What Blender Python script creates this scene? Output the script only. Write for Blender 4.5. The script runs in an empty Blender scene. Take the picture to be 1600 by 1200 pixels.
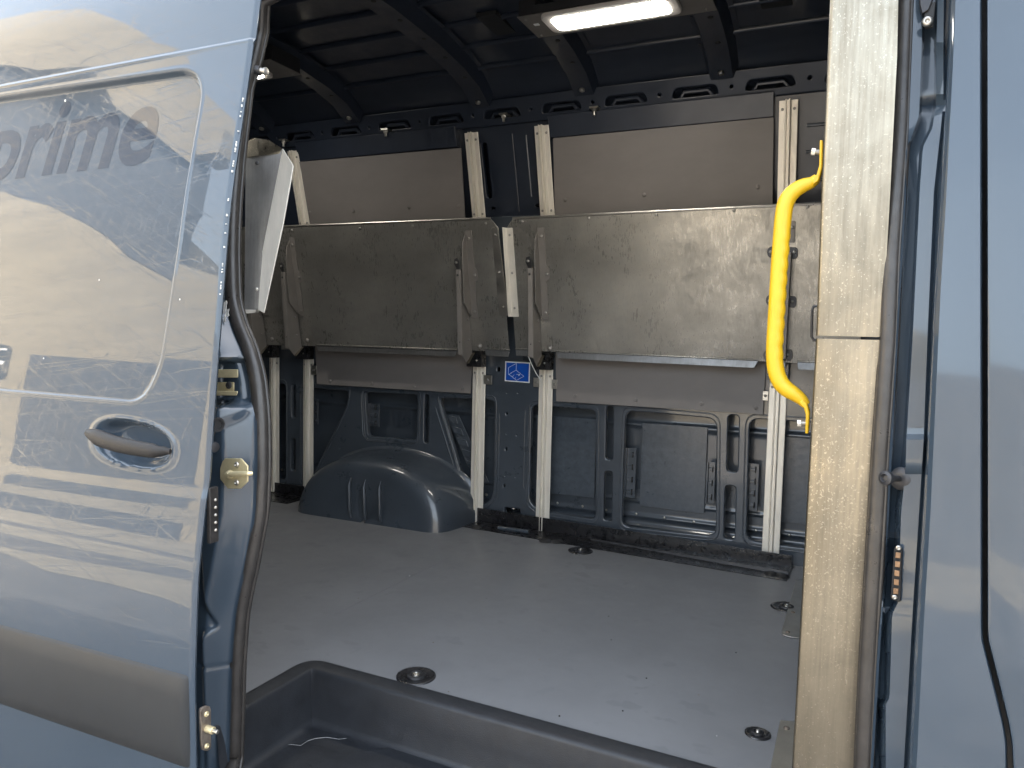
import bpy, math, random
import numpy as np
from mathutils import Vector, Matrix
random.seed(7)
S = bpy.context.scene
COL = S.collection

# ------------------------------------------------------------------ camera
FPX = 1164.0
def _axes():
    a = np.array([-1750 - 800, 462 - 600, FPX]); a /= np.linalg.norm(a); X = -a
    Y = np.array([1335 - 800, 530 - 600, FPX]); Y -= X * (X @ Y); Y /= np.linalg.norm(Y)
    Z = np.cross(X, Y)
    if Z[1] > 0: Z = -Z
    return np.array([X, Y, Z])
R = _axes()
CAM = np.array([0, 0, 0.9])
cd = bpy.data.cameras.new('camera'); cam = bpy.data.objects.new('camera', cd); COL.objects.link(cam)
cd.sensor_width = 36; cd.lens = FPX / 1600 * 36; cd.clip_start = 0.02; cd.clip_end = 2000
m = Matrix.Identity(4)
for i in range(3):
    m[i][0] = R[i, 0]; m[i][1] = -R[i, 1]; m[i][2] = -R[i, 2]; m[i][3] = CAM[i]
cam.matrix_world = m
S.camera = cam

# ------------------------------------------------------------------ light
SUN_EL, SUN_AZ = math.radians(46), math.radians(20)     # sun stands beyond the van, a little to the right
w = bpy.data.worlds.new('World'); S.world = w; w.use_nodes = True
wn = w.node_tree.nodes; wl = w.node_tree.links
sky = wn.new('ShaderNodeTexSky'); sky.sky_type = 'NISHITA'; sky.sun_disc = False
sky.sun_elevation = SUN_EL; sky.sun_rotation = SUN_AZ; sky.dust_density = 7.0; sky.air_density = 1.0; sky.ozone_density = 0.4
bg = wn['Background']; bg.inputs['Strength'].default_value = 0.15
hsv = wn.new('ShaderNodeHueSaturation'); hsv.inputs['Saturation'].default_value = .5; hsv.inputs['Hue'].default_value = .485
wl.new(sky.outputs[0], hsv.inputs['Color']); wl.new(hsv.outputs[0], bg.inputs[0])
sd_ = bpy.data.lights.new('sun', 'SUN'); sd_.energy = 2.6; sd_.angle = math.radians(0.5); sd_.color = (1.0, 0.90, 0.75)
sun = bpy.data.objects.new('sun', sd_); COL.objects.link(sun)
sdir = Vector((math.sin(SUN_AZ) * math.cos(SUN_EL), math.cos(SUN_AZ) * math.cos(SUN_EL), math.sin(SUN_EL)))
sun.rotation_euler = sdir.to_track_quat('Z', 'Y').to_euler()
S.view_settings.view_transform = 'Standard'; S.view_settings.look = 'None'
S.view_settings.gamma = 1; S.view_settings.use_curve_mapping = False
S.view_settings.exposure = 3.5

# ------------------------------------------------------------------ measuring helpers (a point of the photograph -> a point on a real plane)
def ray(px, py): return R @ np.array([(px - 800) / FPX, (py - 600) / FPX, 1.0])
def onY(px, py, Y): d = ray(px, py); return CAM + d * (Y / d[1])
def onZ(px, py, Z): d = ray(px, py); return CAM + d * ((Z - CAM[2]) / d[2])
def onX(px, py, X): d = ray(px, py); return CAM + d * (X / d[0])
_z = np.linspace(-1.2, 2.6, 1901)
_t = np.interp(_z, [-1.2, -.5, .2, .4, .6, .82, 1.15, 1.45, 1.63, 2.0, 2.6], [1.075, 1.06, 1.05, 1.06, 1.075, 1.096, 1.133, 1.192, 1.221, 1.34, 1.58])
_k = np.exp(-np.linspace(-2.2, 2.2, 121) ** 2); _k /= _k.sum()
_ts = np.convolve(np.pad(_t, 60, mode='edge'), _k, mode='valid')
def yd(z): return np.interp(z, _z, _ts)          # depth of the body side at height z (leans in towards the roof)
def WL(px, py, off=0.0):
    y = 1.15 + off
    for _ in range(25):
        p = onY(px, py, y); y = float(yd(p[2])) + off
    return onY(px, py, y)
def interp(pts, v, k=0, out=1):
    pts = sorted(pts, key=lambda p: p[k]); return float(np.interp(v, [p[k] for p in pts], [p[out] for p in pts]))

# ------------------------------------------------------------------ materials
MATS = {}
def mat(name, col, rough=.5, metal=0., coat=0., coatr=.05, noise=0., nscale=8., stretch=(1, 1, 1), rnoise=0., rscale=20., bump=0., bscale=200., bdist=.001,
        col2=None, spec=.5, emis=None, estr=0., cior=1.5, brushed=0., aniso=0., specks=None, speck_scale=60., speck_amt=.62, scratches=0.):
    m = bpy.data.materials.new(name); m.use_nodes = True
    nt = m.node_tree; N = nt.nodes; L = nt.links; b = N['Principled BSDF']
    b.inputs['Base Color'].default_value = (*col, 1); b.inputs['Roughness'].default_value = rough
    b.inputs['Metallic'].default_value = metal; b.inputs['Coat Weight'].default_value = coat
    b.inputs['Coat Roughness'].default_value = coatr; b.inputs['Coat IOR'].default_value = cior; b.inputs['Specular IOR Level'].default_value = spec
    b.inputs['Anisotropic'].default_value = aniso
    if emis:
        b.inputs['Emission Color'].default_value = (*emis, 1); b.inputs['Emission Strength'].default_value = estr
    tc = N.new('ShaderNodeTexCoord'); mp = N.new('ShaderNodeMapping'); mp.inputs['Scale'].default_value = stretch
    L.new(tc.outputs['Object'], mp.inputs['Vector'])
    colout = None
    if noise > 0 or col2:
        n = N.new('ShaderNodeTexNoise'); n.inputs['Scale'].default_value = nscale; n.inputs['Detail'].default_value = 7; n.inputs['Roughness'].default_value = .65
        L.new(mp.outputs[0], n.inputs['Vector'])
        r = N.new('ShaderNodeValToRGB'); r.color_ramp.elements[0].position = .32; r.color_ramp.elements[1].position = .68
        c2 = col2 or tuple(min(1, c * (1 + noise)) for c in col); c1 = col if col2 else tuple(c * (1 - noise) for c in col)
        r.color_ramp.elements[0].color = (*c1, 1); r.color_ramp.elements[1].color = (*c2, 1)
        L.new(n.outputs['Fac'], r.inputs[0]); colout = r.outputs[0]
    if specks:
        n = N.new('ShaderNodeTexNoise'); n.inputs['Scale'].default_value = speck_scale; n.inputs['Detail'].default_value = 2
        L.new(tc.outputs['Object'], n.inputs['Vector'])
        n2 = N.new('ShaderNodeTexNoise'); n2.inputs['Scale'].default_value = 2.2; n2.inputs['Detail'].default_value = 3; L.new(tc.outputs['Object'], n2.inputs['Vector'])
        ad = N.new('ShaderNodeMath'); ad.operation = 'MULTIPLY_ADD'; ad.inputs[1].default_value = .35; L.new(n2.outputs['Fac'], ad.inputs[0]); L.new(n.outputs['Fac'], ad.inputs[2])
        r = N.new('ShaderNodeValToRGB'); r.color_ramp.elements[0].position = speck_amt + .17; r.color_ramp.elements[1].position = speck_amt + .22
        r.color_ramp.elements[0].color = (0, 0, 0, 1); r.color_ramp.elements[1].color = (1, 1, 1, 1)
        L.new(ad.outputs[0], r.inputs[0])
        mx = N.new('ShaderNodeMix'); mx.data_type = 'RGBA'; L.new(r.outputs[0], mx.inputs[0])
        if colout: L.new(colout, mx.inputs[6])
        else: mx.inputs[6].default_value = (*col, 1)
        mx.inputs[7].default_value = (*specks, 1); colout = mx.outputs[2]
    if colout: L.new(colout, b.inputs['Base Color'])
    if rnoise > 0:
        n = N.new('ShaderNodeTexNoise'); n.inputs['Scale'].default_value = rscale; n.inputs['Detail'].default_value = 8; n.inputs['Roughness'].default_value = .7
        L.new(mp.outputs[0], n.inputs['Vector'])
        r = N.new('ShaderNodeMapRange'); r.inputs[1].default_value = .3; r.inputs[2].default_value = .7
        r.inputs[3].default_value = max(.02, rough - rnoise); r.inputs[4].default_value = min(1, rough + rnoise)
        L.new(n.outputs['Fac'], r.inputs[0]); L.new(r.outputs[0], b.inputs['Roughness'])
        if coat > 0:
            r2 = N.new('ShaderNodeMapRange'); r2.inputs[1].default_value = .35; r2.inputs[2].default_value = .75
            r2.inputs[3].default_value = coatr; r2.inputs[4].default_value = coatr * 2.0
            L.new(n.outputs['Fac'], r2.inputs[0]); L.new(r2.outputs[0], b.inputs['Coat Roughness'])
    if brushed > 0:       # long vertical rolling marks + faint handling smears, in roughness and tone
        mb_ = N.new('ShaderNodeMapping'); mb_.inputs['Scale'].default_value = (170, 170, 5); L.new(tc.outputs['Object'], mb_.inputs['Vector'])
        n1 = N.new('ShaderNodeTexNoise'); n1.inputs['Scale'].default_value = 1; n1.inputs['Detail'].default_value = 5; n1.inputs['Roughness'].default_value = .7; L.new(mb_.outputs[0], n1.inputs['Vector'])
        n2 = N.new('ShaderNodeTexNoise'); n2.inputs['Scale'].default_value = 7; n2.inputs['Detail'].default_value = 9; n2.inputs['Roughness'].default_value = .72; n2.inputs['Distortion'].default_value = 1.2; L.new(tc.outputs['Object'], n2.inputs['Vector'])
        am = N.new('ShaderNodeMath'); am.operation = 'ADD'; L.new(n1.outputs['Fac'], am.inputs[0]); L.new(n2.outputs['Fac'], am.inputs[1])
        r = N.new('ShaderNodeMapRange'); r.inputs[1].default_value = .7; r.inputs[2].default_value = 1.3; r.inputs[3].default_value = rough - brushed; r.inputs[4].default_value = rough + brushed
        L.new(am.outputs[0], r.inputs[0]); L.new(r.outputs[0], b.inputs['Roughness'])
        r2 = N.new('ShaderNodeMapRange'); r2.inputs[1].default_value = .7; r2.inputs[2].default_value = 1.3; r2.inputs[3].default_value = 1.18; r2.inputs[4].default_value = .80
        L.new(am.outputs[0], r2.inputs[0]); vm = N.new('ShaderNodeVectorMath'); vm.operation = 'SCALE'; L.new(r2.outputs[0], vm.inputs['Scale'])
        if colout: L.new(colout, vm.inputs[0])
        else: vm.inputs[0].default_value = col
        L.new(vm.outputs[0], b.inputs['Base Color'])
    hs = []
    if bump > 0:
        n = N.new('ShaderNodeTexNoise'); n.inputs['Scale'].default_value = bscale; n.inputs['Detail'].default_value = 4
        L.new(mp.outputs[0], n.inputs['Vector']); hs.append((n.outputs['Fac'], bump, bdist))
    nrm = None
    if scratches > 0:      # fine random hairline scratches: thin level lines of a strongly stretched noise
        for (st, rot) in (((.6, 1, 26), .12), ((1.3, 1, 34), -.45), ((3, 1, 20), 1.1)):
            mp2 = N.new('ShaderNodeMapping'); mp2.inputs['Rotation'].default_value = (0, rot, 0); L.new(tc.outputs['Object'], mp2.inputs['Vector'])
            mp3 = N.new('ShaderNodeMapping'); mp3.inputs['Scale'].default_value = st; L.new(mp2.outputs[0], mp3.inputs['Vector'])
            n = N.new('ShaderNodeTexNoise'); n.inputs['Scale'].default_value = 1.5; n.inputs['Detail'].default_value = 2; n.inputs['Distortion'].default_value = .1
            L.new(mp3.outputs[0], n.inputs['Vector'])
            s1 = N.new('ShaderNodeMath'); s1.operation = 'SUBTRACT'; s1.inputs[1].default_value = .5; L.new(n.outputs['Fac'], s1.inputs[0])
            s2 = N.new('ShaderNodeMath'); s2.operation = 'ABSOLUTE'; L.new(s1.outputs[0], s2.inputs[0])
            s3 = N.new('ShaderNodeMapRange'); s3.inputs[1].default_value = 0; s3.inputs[2].default_value = .006; s3.inputs[3].default_value = 0; s3.inputs[4].default_value = 1
            L.new(s2.outputs[0], s3.inputs[0]); hs.append((s3.outputs[0], scratches, .0006))
    for (src, st, di) in hs:
        bp = N.new('ShaderNodeBump'); bp.inputs['Strength'].default_value = st; bp.inputs['Distance'].default_value = di
        L.new(src, bp.inputs['Height'])
        if nrm: L.new(nrm, bp.inputs['Normal'])
        nrm = bp.outputs[0]
    if nrm:
        L.new(nrm, b.inputs['Normal'])
        if coat > 0: L.new(nrm, b.inputs['Coat Normal'])
    MATS[name] = m; return m

PAINT = (.036, .053, .074)
mat('paint', PAINT, .42, 0, 1.0, .035, noise=.06, nscale=3, rnoise=.08, rscale=6, bump=.15, bscale=3.5, bdist=.0012, spec=.15, cior=1.5)
mat('door_paint', PAINT, .42, 0, 1.0, .012, noise=.06, nscale=3, rnoise=.06, rscale=6, bump=.04, bscale=3.0, bdist=.001, scratches=.10, spec=.15, cior=1.5)
mat('lettering', (.019, .029, .046), .5, 0, .8, .02, rnoise=.06, rscale=8, scratches=.10, spec=.15)
mat('seam', (.17, .172, .178), .6)
mat('scuff', (.22, .22, .22), .6, noise=.4, nscale=200)
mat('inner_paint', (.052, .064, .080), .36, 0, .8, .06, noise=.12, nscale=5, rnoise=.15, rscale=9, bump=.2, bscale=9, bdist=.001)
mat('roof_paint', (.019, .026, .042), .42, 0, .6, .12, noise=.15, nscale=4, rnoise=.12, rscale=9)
mat('pad', (.068, .084, .105), .36, .1, .4, .15, noise=.22, nscale=34, rnoise=.12, rscale=40, bump=.22, bscale=48, bdist=.002)
mat('shelf_steel', (.31, .30, .275), .34, .68, noise=.30, nscale=2.4, stretch=(1, 1, 1.6), bump=.08, bscale=90, bdist=.0005, brushed=.17)
mat('galvanised', (.245, .222, .178), .38, 1, noise=.22, nscale=4, stretch=(2.5, 2.5, .7), bump=.14, bscale=260, bdist=.0004, brushed=.15, specks=(.36, .33, .27), speck_scale=300, speck_amt=.62)
mat('bright_steel', (.52, .50, .46), .38, 1, noise=.12, nscale=12, rnoise=.12, rscale=15)
mat('web_steel', (.20, .20, .20), .42, .8, noise=.15, nscale=9, brushed=.08)
mat('rail_alu', (.82, .78, .70), .45, .35, noise=.08, nscale=14, stretch=(4, 4, .6), rnoise=.1, rscale=25)
mat('panel_grey', (.185, .172, .165), .55, .0, noise=.07, nscale=4, stretch=(1, 1, 2), rnoise=.1, rscale=6, bump=.25, bscale=420, bdist=.0004)
mat('bracket_grey', (.21, .195, .18), .48, .3, noise=.1, nscale=9, rnoise=.1, rscale=12)
mat('dark_metal', (.045, .045, .048), .42, .5, noise=.2, nscale=14, rnoise=.12, rscale=14)
mat('black_glossy', (.012, .012, .014), .32, 0, .5, .2, noise=.3, nscale=25, rnoise=.2, rscale=30, bump=.6, bscale=60, bdist=.003)
mat('black', (.006, .006, .007), .6)
mat('floor', (.196, .199, .208), .42, 0, noise=.09, nscale=2.3, rnoise=.10, rscale=5, bump=.55, bscale=620, bdist=.0008, specks=(.178, .181, .190), speck_scale=14, speck_amt=.63)
mat('step_plastic', (.016, .018, .022), .48, 0, noise=.22, nscale=14, rnoise=.10, rscale=25, bump=.6, bscale=420, bdist=.0009)
mat('rubber', (.034, .031, .029), .36, 0, noise=.25, nscale=30, rnoise=.12, rscale=40, bump=.35, bscale=120, bdist=.0012)
mat('trim_plastic', (.034, .035, .036), .42, 0, noise=.08, nscale=3, rnoise=.07, rscale=5, bump=.3, bscale=700, bdist=.0004, scratches=.04, spec=.2)
mat('handle_plastic', (.022, .020, .019), .55, 0, noise=.3, nscale=25, rnoise=.1, rscale=25, bump=.5, bscale=320, bdist=.0007, spec=.35)
mat('yellow', (.60, .37, .006), .42, 0, .15, .3, noise=.05, nscale=9, rnoise=.1, rscale=20, bump=.25, bscale=350, bdist=.0005)
mat('zinc', (.66, .57, .35), .36, .6, noise=.12, nscale=30, rnoise=.1, rscale=30)
mat('copper', (.24, .15, .09), .5, .8, noise=.3, nscale=60)
mat('rust_metal', (.14, .11, .09), .5, .7, col2=(.32, .28, .24), nscale=50, rnoise=.2, rscale=50)
mat('lamp_plastic', (.62, .58, .54), .45)
mat('lamp_light', (1, .97, .9), .4, emis=(1, .95, .86), estr=4.6)
mat('sticker_blue', (.004, .085, .48), .35, 0, .3, .1, noise=.05, nscale=30)
mat('white', (.8, .82, .82), .4)
mat('chipped', (.62, .62, .60), .5, 0, noise=.2, nscale=40)
mat('concrete', (.085, .082, .078), .85, 0, noise=.3, nscale=.8, bump=.5, bscale=30, bdist=.01)
mat('sunlit_ground', (.21, .185, .135), .85, 0, noise=.25, nscale=.9, bump=.5, bscale=30, bdist=.01)  # paler ground tone standing for sunlight on it
mat('stucco', (.25, .212, .140), .85, 0, noise=.16, nscale=.6, stretch=(.5, 1, 2.5), bump=.4, bscale=14, bdist=.01)
mat('darkened_render', (.12, .115, .105), .85, 0, noise=.16, nscale=.6)
mat('screw_steel', (.33, .32, .30), .48, .8)
mat('darkened_render', (.12, .115, .105), .85, 0, noise=.16, nscale=.6)
mat('dark_wall', (.05, .055, .062), .7, 0, noise=.2, nscale=2)
mat('glass_dark', (.02, .025, .03), .1, 0)

# ------------------------------------------------------------------ mesh helpers
def root(name, loc, label, cat, group=None):
    o = bpy.data.objects.new(name, None); COL.objects.link(o); o.location = loc; o.empty_display_size = .05
    o['label'] = label; o['category'] = cat
    if group: o['group'] = group
    return o
def tag(o, label, cat, group=None):
    o['label'] = label; o['category'] = cat
    if group: o['group'] = group
    return o
def wloc(o):
    v = Vector((0, 0, 0))
    while o is not None: v += o.location; o = o.parent
    return v
def dup(r, dloc, label=None):
    n = r.copy(); COL.objects.link(n); n.location = Vector(dloc)
    if label: n['label'] = label
    for c in list(r.children):
        k = c.copy(); COL.objects.link(k); k.parent = n
        for g in list(c.children):
            q = g.copy(); COL.objects.link(q); q.parent = k
    return n
class MB:
    def __init__(s): s.v = []; s.f = []; s.m = []; s.mats = []; s.g = []
    def mi(s, m):
        if m not in s.mats: s.mats.append(m)
        return s.mats.index(m)
    def add(s, vs, fs, m):
        k = len(s.v); f0 = len(s.f); s.v += [tuple(map(float, v)) for v in vs]; i = s.mi(m)
        for f in fs: s.f.append(tuple(k + a for a in f)); s.m.append(i)
        s.g.append((k, len(s.v), f0, len(s.f)))
        return s
    def box(s, a, b, m):
        x0, y0, z0 = [min(p, q) for p, q in zip(a, b)]; x1, y1, z1 = [max(p, q) for p, q in zip(a, b)]
        vs = [(x0, y0, z0), (x1, y0, z0), (x1, y1, z0), (x0, y1, z0), (x0, y0, z1), (x1, y0, z1), (x1, y1, z1), (x0, y1, z1)]
        return s.add(vs, [(0, 3, 2, 1), (4, 5, 6, 7), (0, 1, 5, 4), (1, 2, 6, 5), (2, 3, 7, 6), (3, 0, 4, 7)], m)
    def hexa(s, lo, hi, m):        # two quads (4 points each)
        return s.add(list(lo) + list(hi), [(0, 3, 2, 1), (4, 5, 6, 7), (0, 1, 5, 4), (1, 2, 6, 5), (2, 3, 7, 6), (3, 0, 4, 7)], m)
    def prism(s, poly, vec, m):
        n = len(poly); P = [np.array(p, float) for p in poly]; v = np.array(vec, float)
        return s.add(P + [p + v for p in P], [tuple(range(n))[::-1], tuple(range(n, 2 * n))] + [(i, (i + 1) % n, n + (i + 1) % n, n + i) for i in range(n)], m)
    def tube(s, pts, r, m, seg=12, cap=True, sx=1., ref=(0, 1, 0), closed=False):
        P = [Vector(tuple(map(float, p))) for p in pts]; n = len(P); rr = r if hasattr(r, '__len__') else [r] * n
        vs = []; fs = []
        for i, p in enumerate(P):
            if closed: t = P[(i + 1) % n] - P[i - 1]
            else: t = P[min(i + 1, n - 1)] - P[max(i - 1, 0)]
            t.normalize(); a = Vector(ref); a = (a - t * a.dot(t)).normalized(); b = t.cross(a)
            for k in range(seg):
                th = 2 * math.pi * k / seg
                vs.append(p + a * math.cos(th) * rr[i] + b * math.sin(th) * rr[i] * sx)
        for i in range(n if closed else n - 1):
            j = (i + 1) % n
            for k in range(seg):
                k2 = (k + 1) % seg; fs.append((i * seg + k, i * seg + k2, j * seg + k2, j * seg + k))
        if cap and not closed: fs += [tuple(range(seg))[::-1], tuple(range((n - 1) * seg, n * seg))]
        return s.add(vs, fs, m)
    def lathe(s, c, ax, prof, m, seg=24):     # prof: (radius, height along ax)
        c = Vector(c); ax = Vector(ax).normalized(); a = ax.orthogonal().normalized(); b = ax.cross(a); vs = []; fs = []
        for (r, h) in prof:
            for k in range(seg):
                th = 2 * math.pi * k / seg; vs.append(c + ax * h + (a * math.cos(th) + b * math.sin(th)) * max(r, 1e-5))
        for i in range(len(prof) - 1):
            for k in range(seg):
                k2 = (k + 1) % seg; fs.append((i * seg + k, i * seg + k2, (i + 1) * seg + k2, (i + 1) * seg + k))
        fs.append(tuple(range((len(prof) - 1) * seg, len(prof) * seg)))
        return s.add(vs, fs, m)
    def screw(s, p, ax=(0, -1, 0), r=.006, m='screw_steel', seg=10):
        return s.lathe(p, ax, [(r, 0), (r * .95, r * .35), (r * .6, r * .6), (r * .35, r * .62), (r * .3, r * .35)], m, seg)
    def grid(s, f, nu, nv, m, flip=False):
        vs = [f(i, j) for j in range(nv) for i in range(nu)]; fs = []
        for j in range(nv - 1):
            for i in range(nu - 1):
                q = (j * nu + i, j * nu + i + 1, (j + 1) * nu + i + 1, (j + 1) * nu + i); fs.append(q[::-1] if flip else q)
        return s.add(vs, fs, m)
    def build(s, name, parent=None, bevel=0., smooth=35, segs=2):
        off = wloc(parent) if parent else Vector((0, 0, 0))
        me = bpy.data.meshes.new(name); me.from_pydata([Vector(v) - off for v in s.v], [], s.f)
        for mm in s.mats: me.materials.append(MATS[mm])
        me.polygons.foreach_set('material_index', s.m)
        me.update(); me.validate()
        o = bpy.data.objects.new(name, me); COL.objects.link(o)
        if parent: o.parent = parent
        if smooth:
            me.polygons.foreach_set('use_smooth', [True] * len(me.polygons)); me.set_sharp_from_angle(angle=math.radians(smooth))
        if bevel:
            b = o.modifiers.new('b', 'BEVEL'); b.width = bevel; b.segments = segs; b.limit_method = 'ANGLE'; b.angle_limit = math.radians(40)
        return o
PIECES = {'screw', 'pivot_bolt', 'rivet', 'end_plate', 'weld_stud', 'header_rail', 'roof_foam_strip', 'strip_fixing', 'bolt', 'pressed_rib', 'opening_rim', 'rib_hole', 'roof_bead', 'floor_edge_strip', 'foot_fold', 'flaked_paint'}
_build = MB.build
def build_pieces(s, name, parent=None, **kw):
    if name not in PIECES or len(s.g) < 2: return _build(s, name, parent, **kw)
    o = None
    for (v0, v1, f0, f1) in s.g:
        q = MB(); q.v = s.v[v0:v1]; q.f = [tuple(a - v0 for a in f) for f in s.f[f0:f1]]; q.mats = [s.mats[s.m[f0]]]; q.m = [0] * (f1 - f0); o = _build(q, name, parent, **kw)
    return o
MB.build = build_pieces
def rounded(poly, r, n=5):
    out = []; N = len(poly)
    for i in range(N):
        p = np.array(poly[i], float); a = np.array(poly[i - 1], float); b = np.array(poly[(i + 1) % N], float)
        la, lb = np.linalg.norm(a - p), np.linalg.norm(b - p); k = min(r, la * .48, lb * .48)
        pa = p + (a - p) / la * k; pb = p + (b - p) / lb * k
        for t in np.linspace(0, 1, n): out.append(tuple((1 - t) ** 2 * pa + 2 * t * (1 - t) * p + t * t * pb))
    return out
def sheet(mb, outer, holes, fn, thick, bev, m, bres=2):
    """flat plate with rounded lips round its holes; fn maps (u, v, depth) to a point"""
    cu = bpy.data.curves.new('tmp', 'CURVE'); cu.dimensions = '2D'; cu.fill_mode = 'BOTH'; cu.extrude = thick / 2; cu.bevel_depth = bev; cu.bevel_resolution = bres
    for poly in [outer] + holes:
        sp = cu.splines.new('POLY'); sp.points.add(len(poly) - 1)
        for q, p in zip(sp.points, poly): q.co = (p[0], p[1], 0, 1)
        sp.use_cyclic_u = True
    ob = bpy.data.objects.new('tmp', cu); COL.objects.link(ob)
    dg = bpy.context.evaluated_depsgraph_get(); me = bpy.data.meshes.new_from_object(ob.evaluated_get(dg))
    vs = [fn(v.co.x, v.co.y, v.co.z) for v in me.vertices]
    mb.add(vs, [tuple(p.vertices) for p in me.polygons], m)
    bpy.data.objects.remove(ob); bpy.data.curves.remove(cu); bpy.data.meshes.remove(me)
    return mb
def seg_sdf(X, Z, poly):      # signed distance (negative inside), numpy grids
    d = np.full(X.shape, 1e9); ins = np.zeros(X.shape, bool); n = len(poly)
    for i in range(n):
        x0, z0 = poly[i]; x1, z1 = poly[(i + 1) % n]; dx, dz = x1 - x0, z1 - z0; L2 = dx * dx + dz * dz + 1e-12
        t = np.clip(((X - x0) * dx + (Z - z0) * dz) / L2, 0, 1); d = np.minimum(d, np.hypot(X - x0 - t * dx, Z - z0 - t * dz))
        c = ((z0 > Z) != (z1 > Z)) & (X < dx * (Z - z0) / (dz if abs(dz) > 1e-12 else 1e-12) + x0); ins ^= c
    return np.where(ins, -d, d)
def sst(a, b, x): t = np.clip((x - a) / (b - a), 0, 1); return t * t * (3 - 2 * t)

# ================================================================== the setting
g = MB(); g.box((-60, -60, -.9), (60, 60, -.70), 'concrete'); go = g.build('ground'); go['kind'] = 'structure'
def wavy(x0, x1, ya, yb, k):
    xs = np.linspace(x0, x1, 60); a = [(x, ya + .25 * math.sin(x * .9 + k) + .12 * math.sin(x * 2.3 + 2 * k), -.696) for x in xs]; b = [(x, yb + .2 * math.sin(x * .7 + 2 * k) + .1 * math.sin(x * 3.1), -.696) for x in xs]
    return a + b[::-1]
for i, (ya, yb) in enumerate([(-13.9, -6.9), (-5.6, -3.6), (-2.5, -1.75)]):  # pale strips put sunlit bands, with shade between, into the ground colour
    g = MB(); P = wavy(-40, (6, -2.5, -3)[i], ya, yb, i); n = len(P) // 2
    g.add(P, [(j, j + 1, 2 * n - 2 - j, 2 * n - 1 - j) for j in range(n - 1)], 'sunlit_ground'); q = g.build('sunlit_strip', None, smooth=0); q['kind'] = 'structure'

# ================================================================== the van
van = root('delivery_van', (-1.2, 2.1, -.7), 'slate blue panel van with its side door slid open on a racked cargo hold', 'van')

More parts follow.
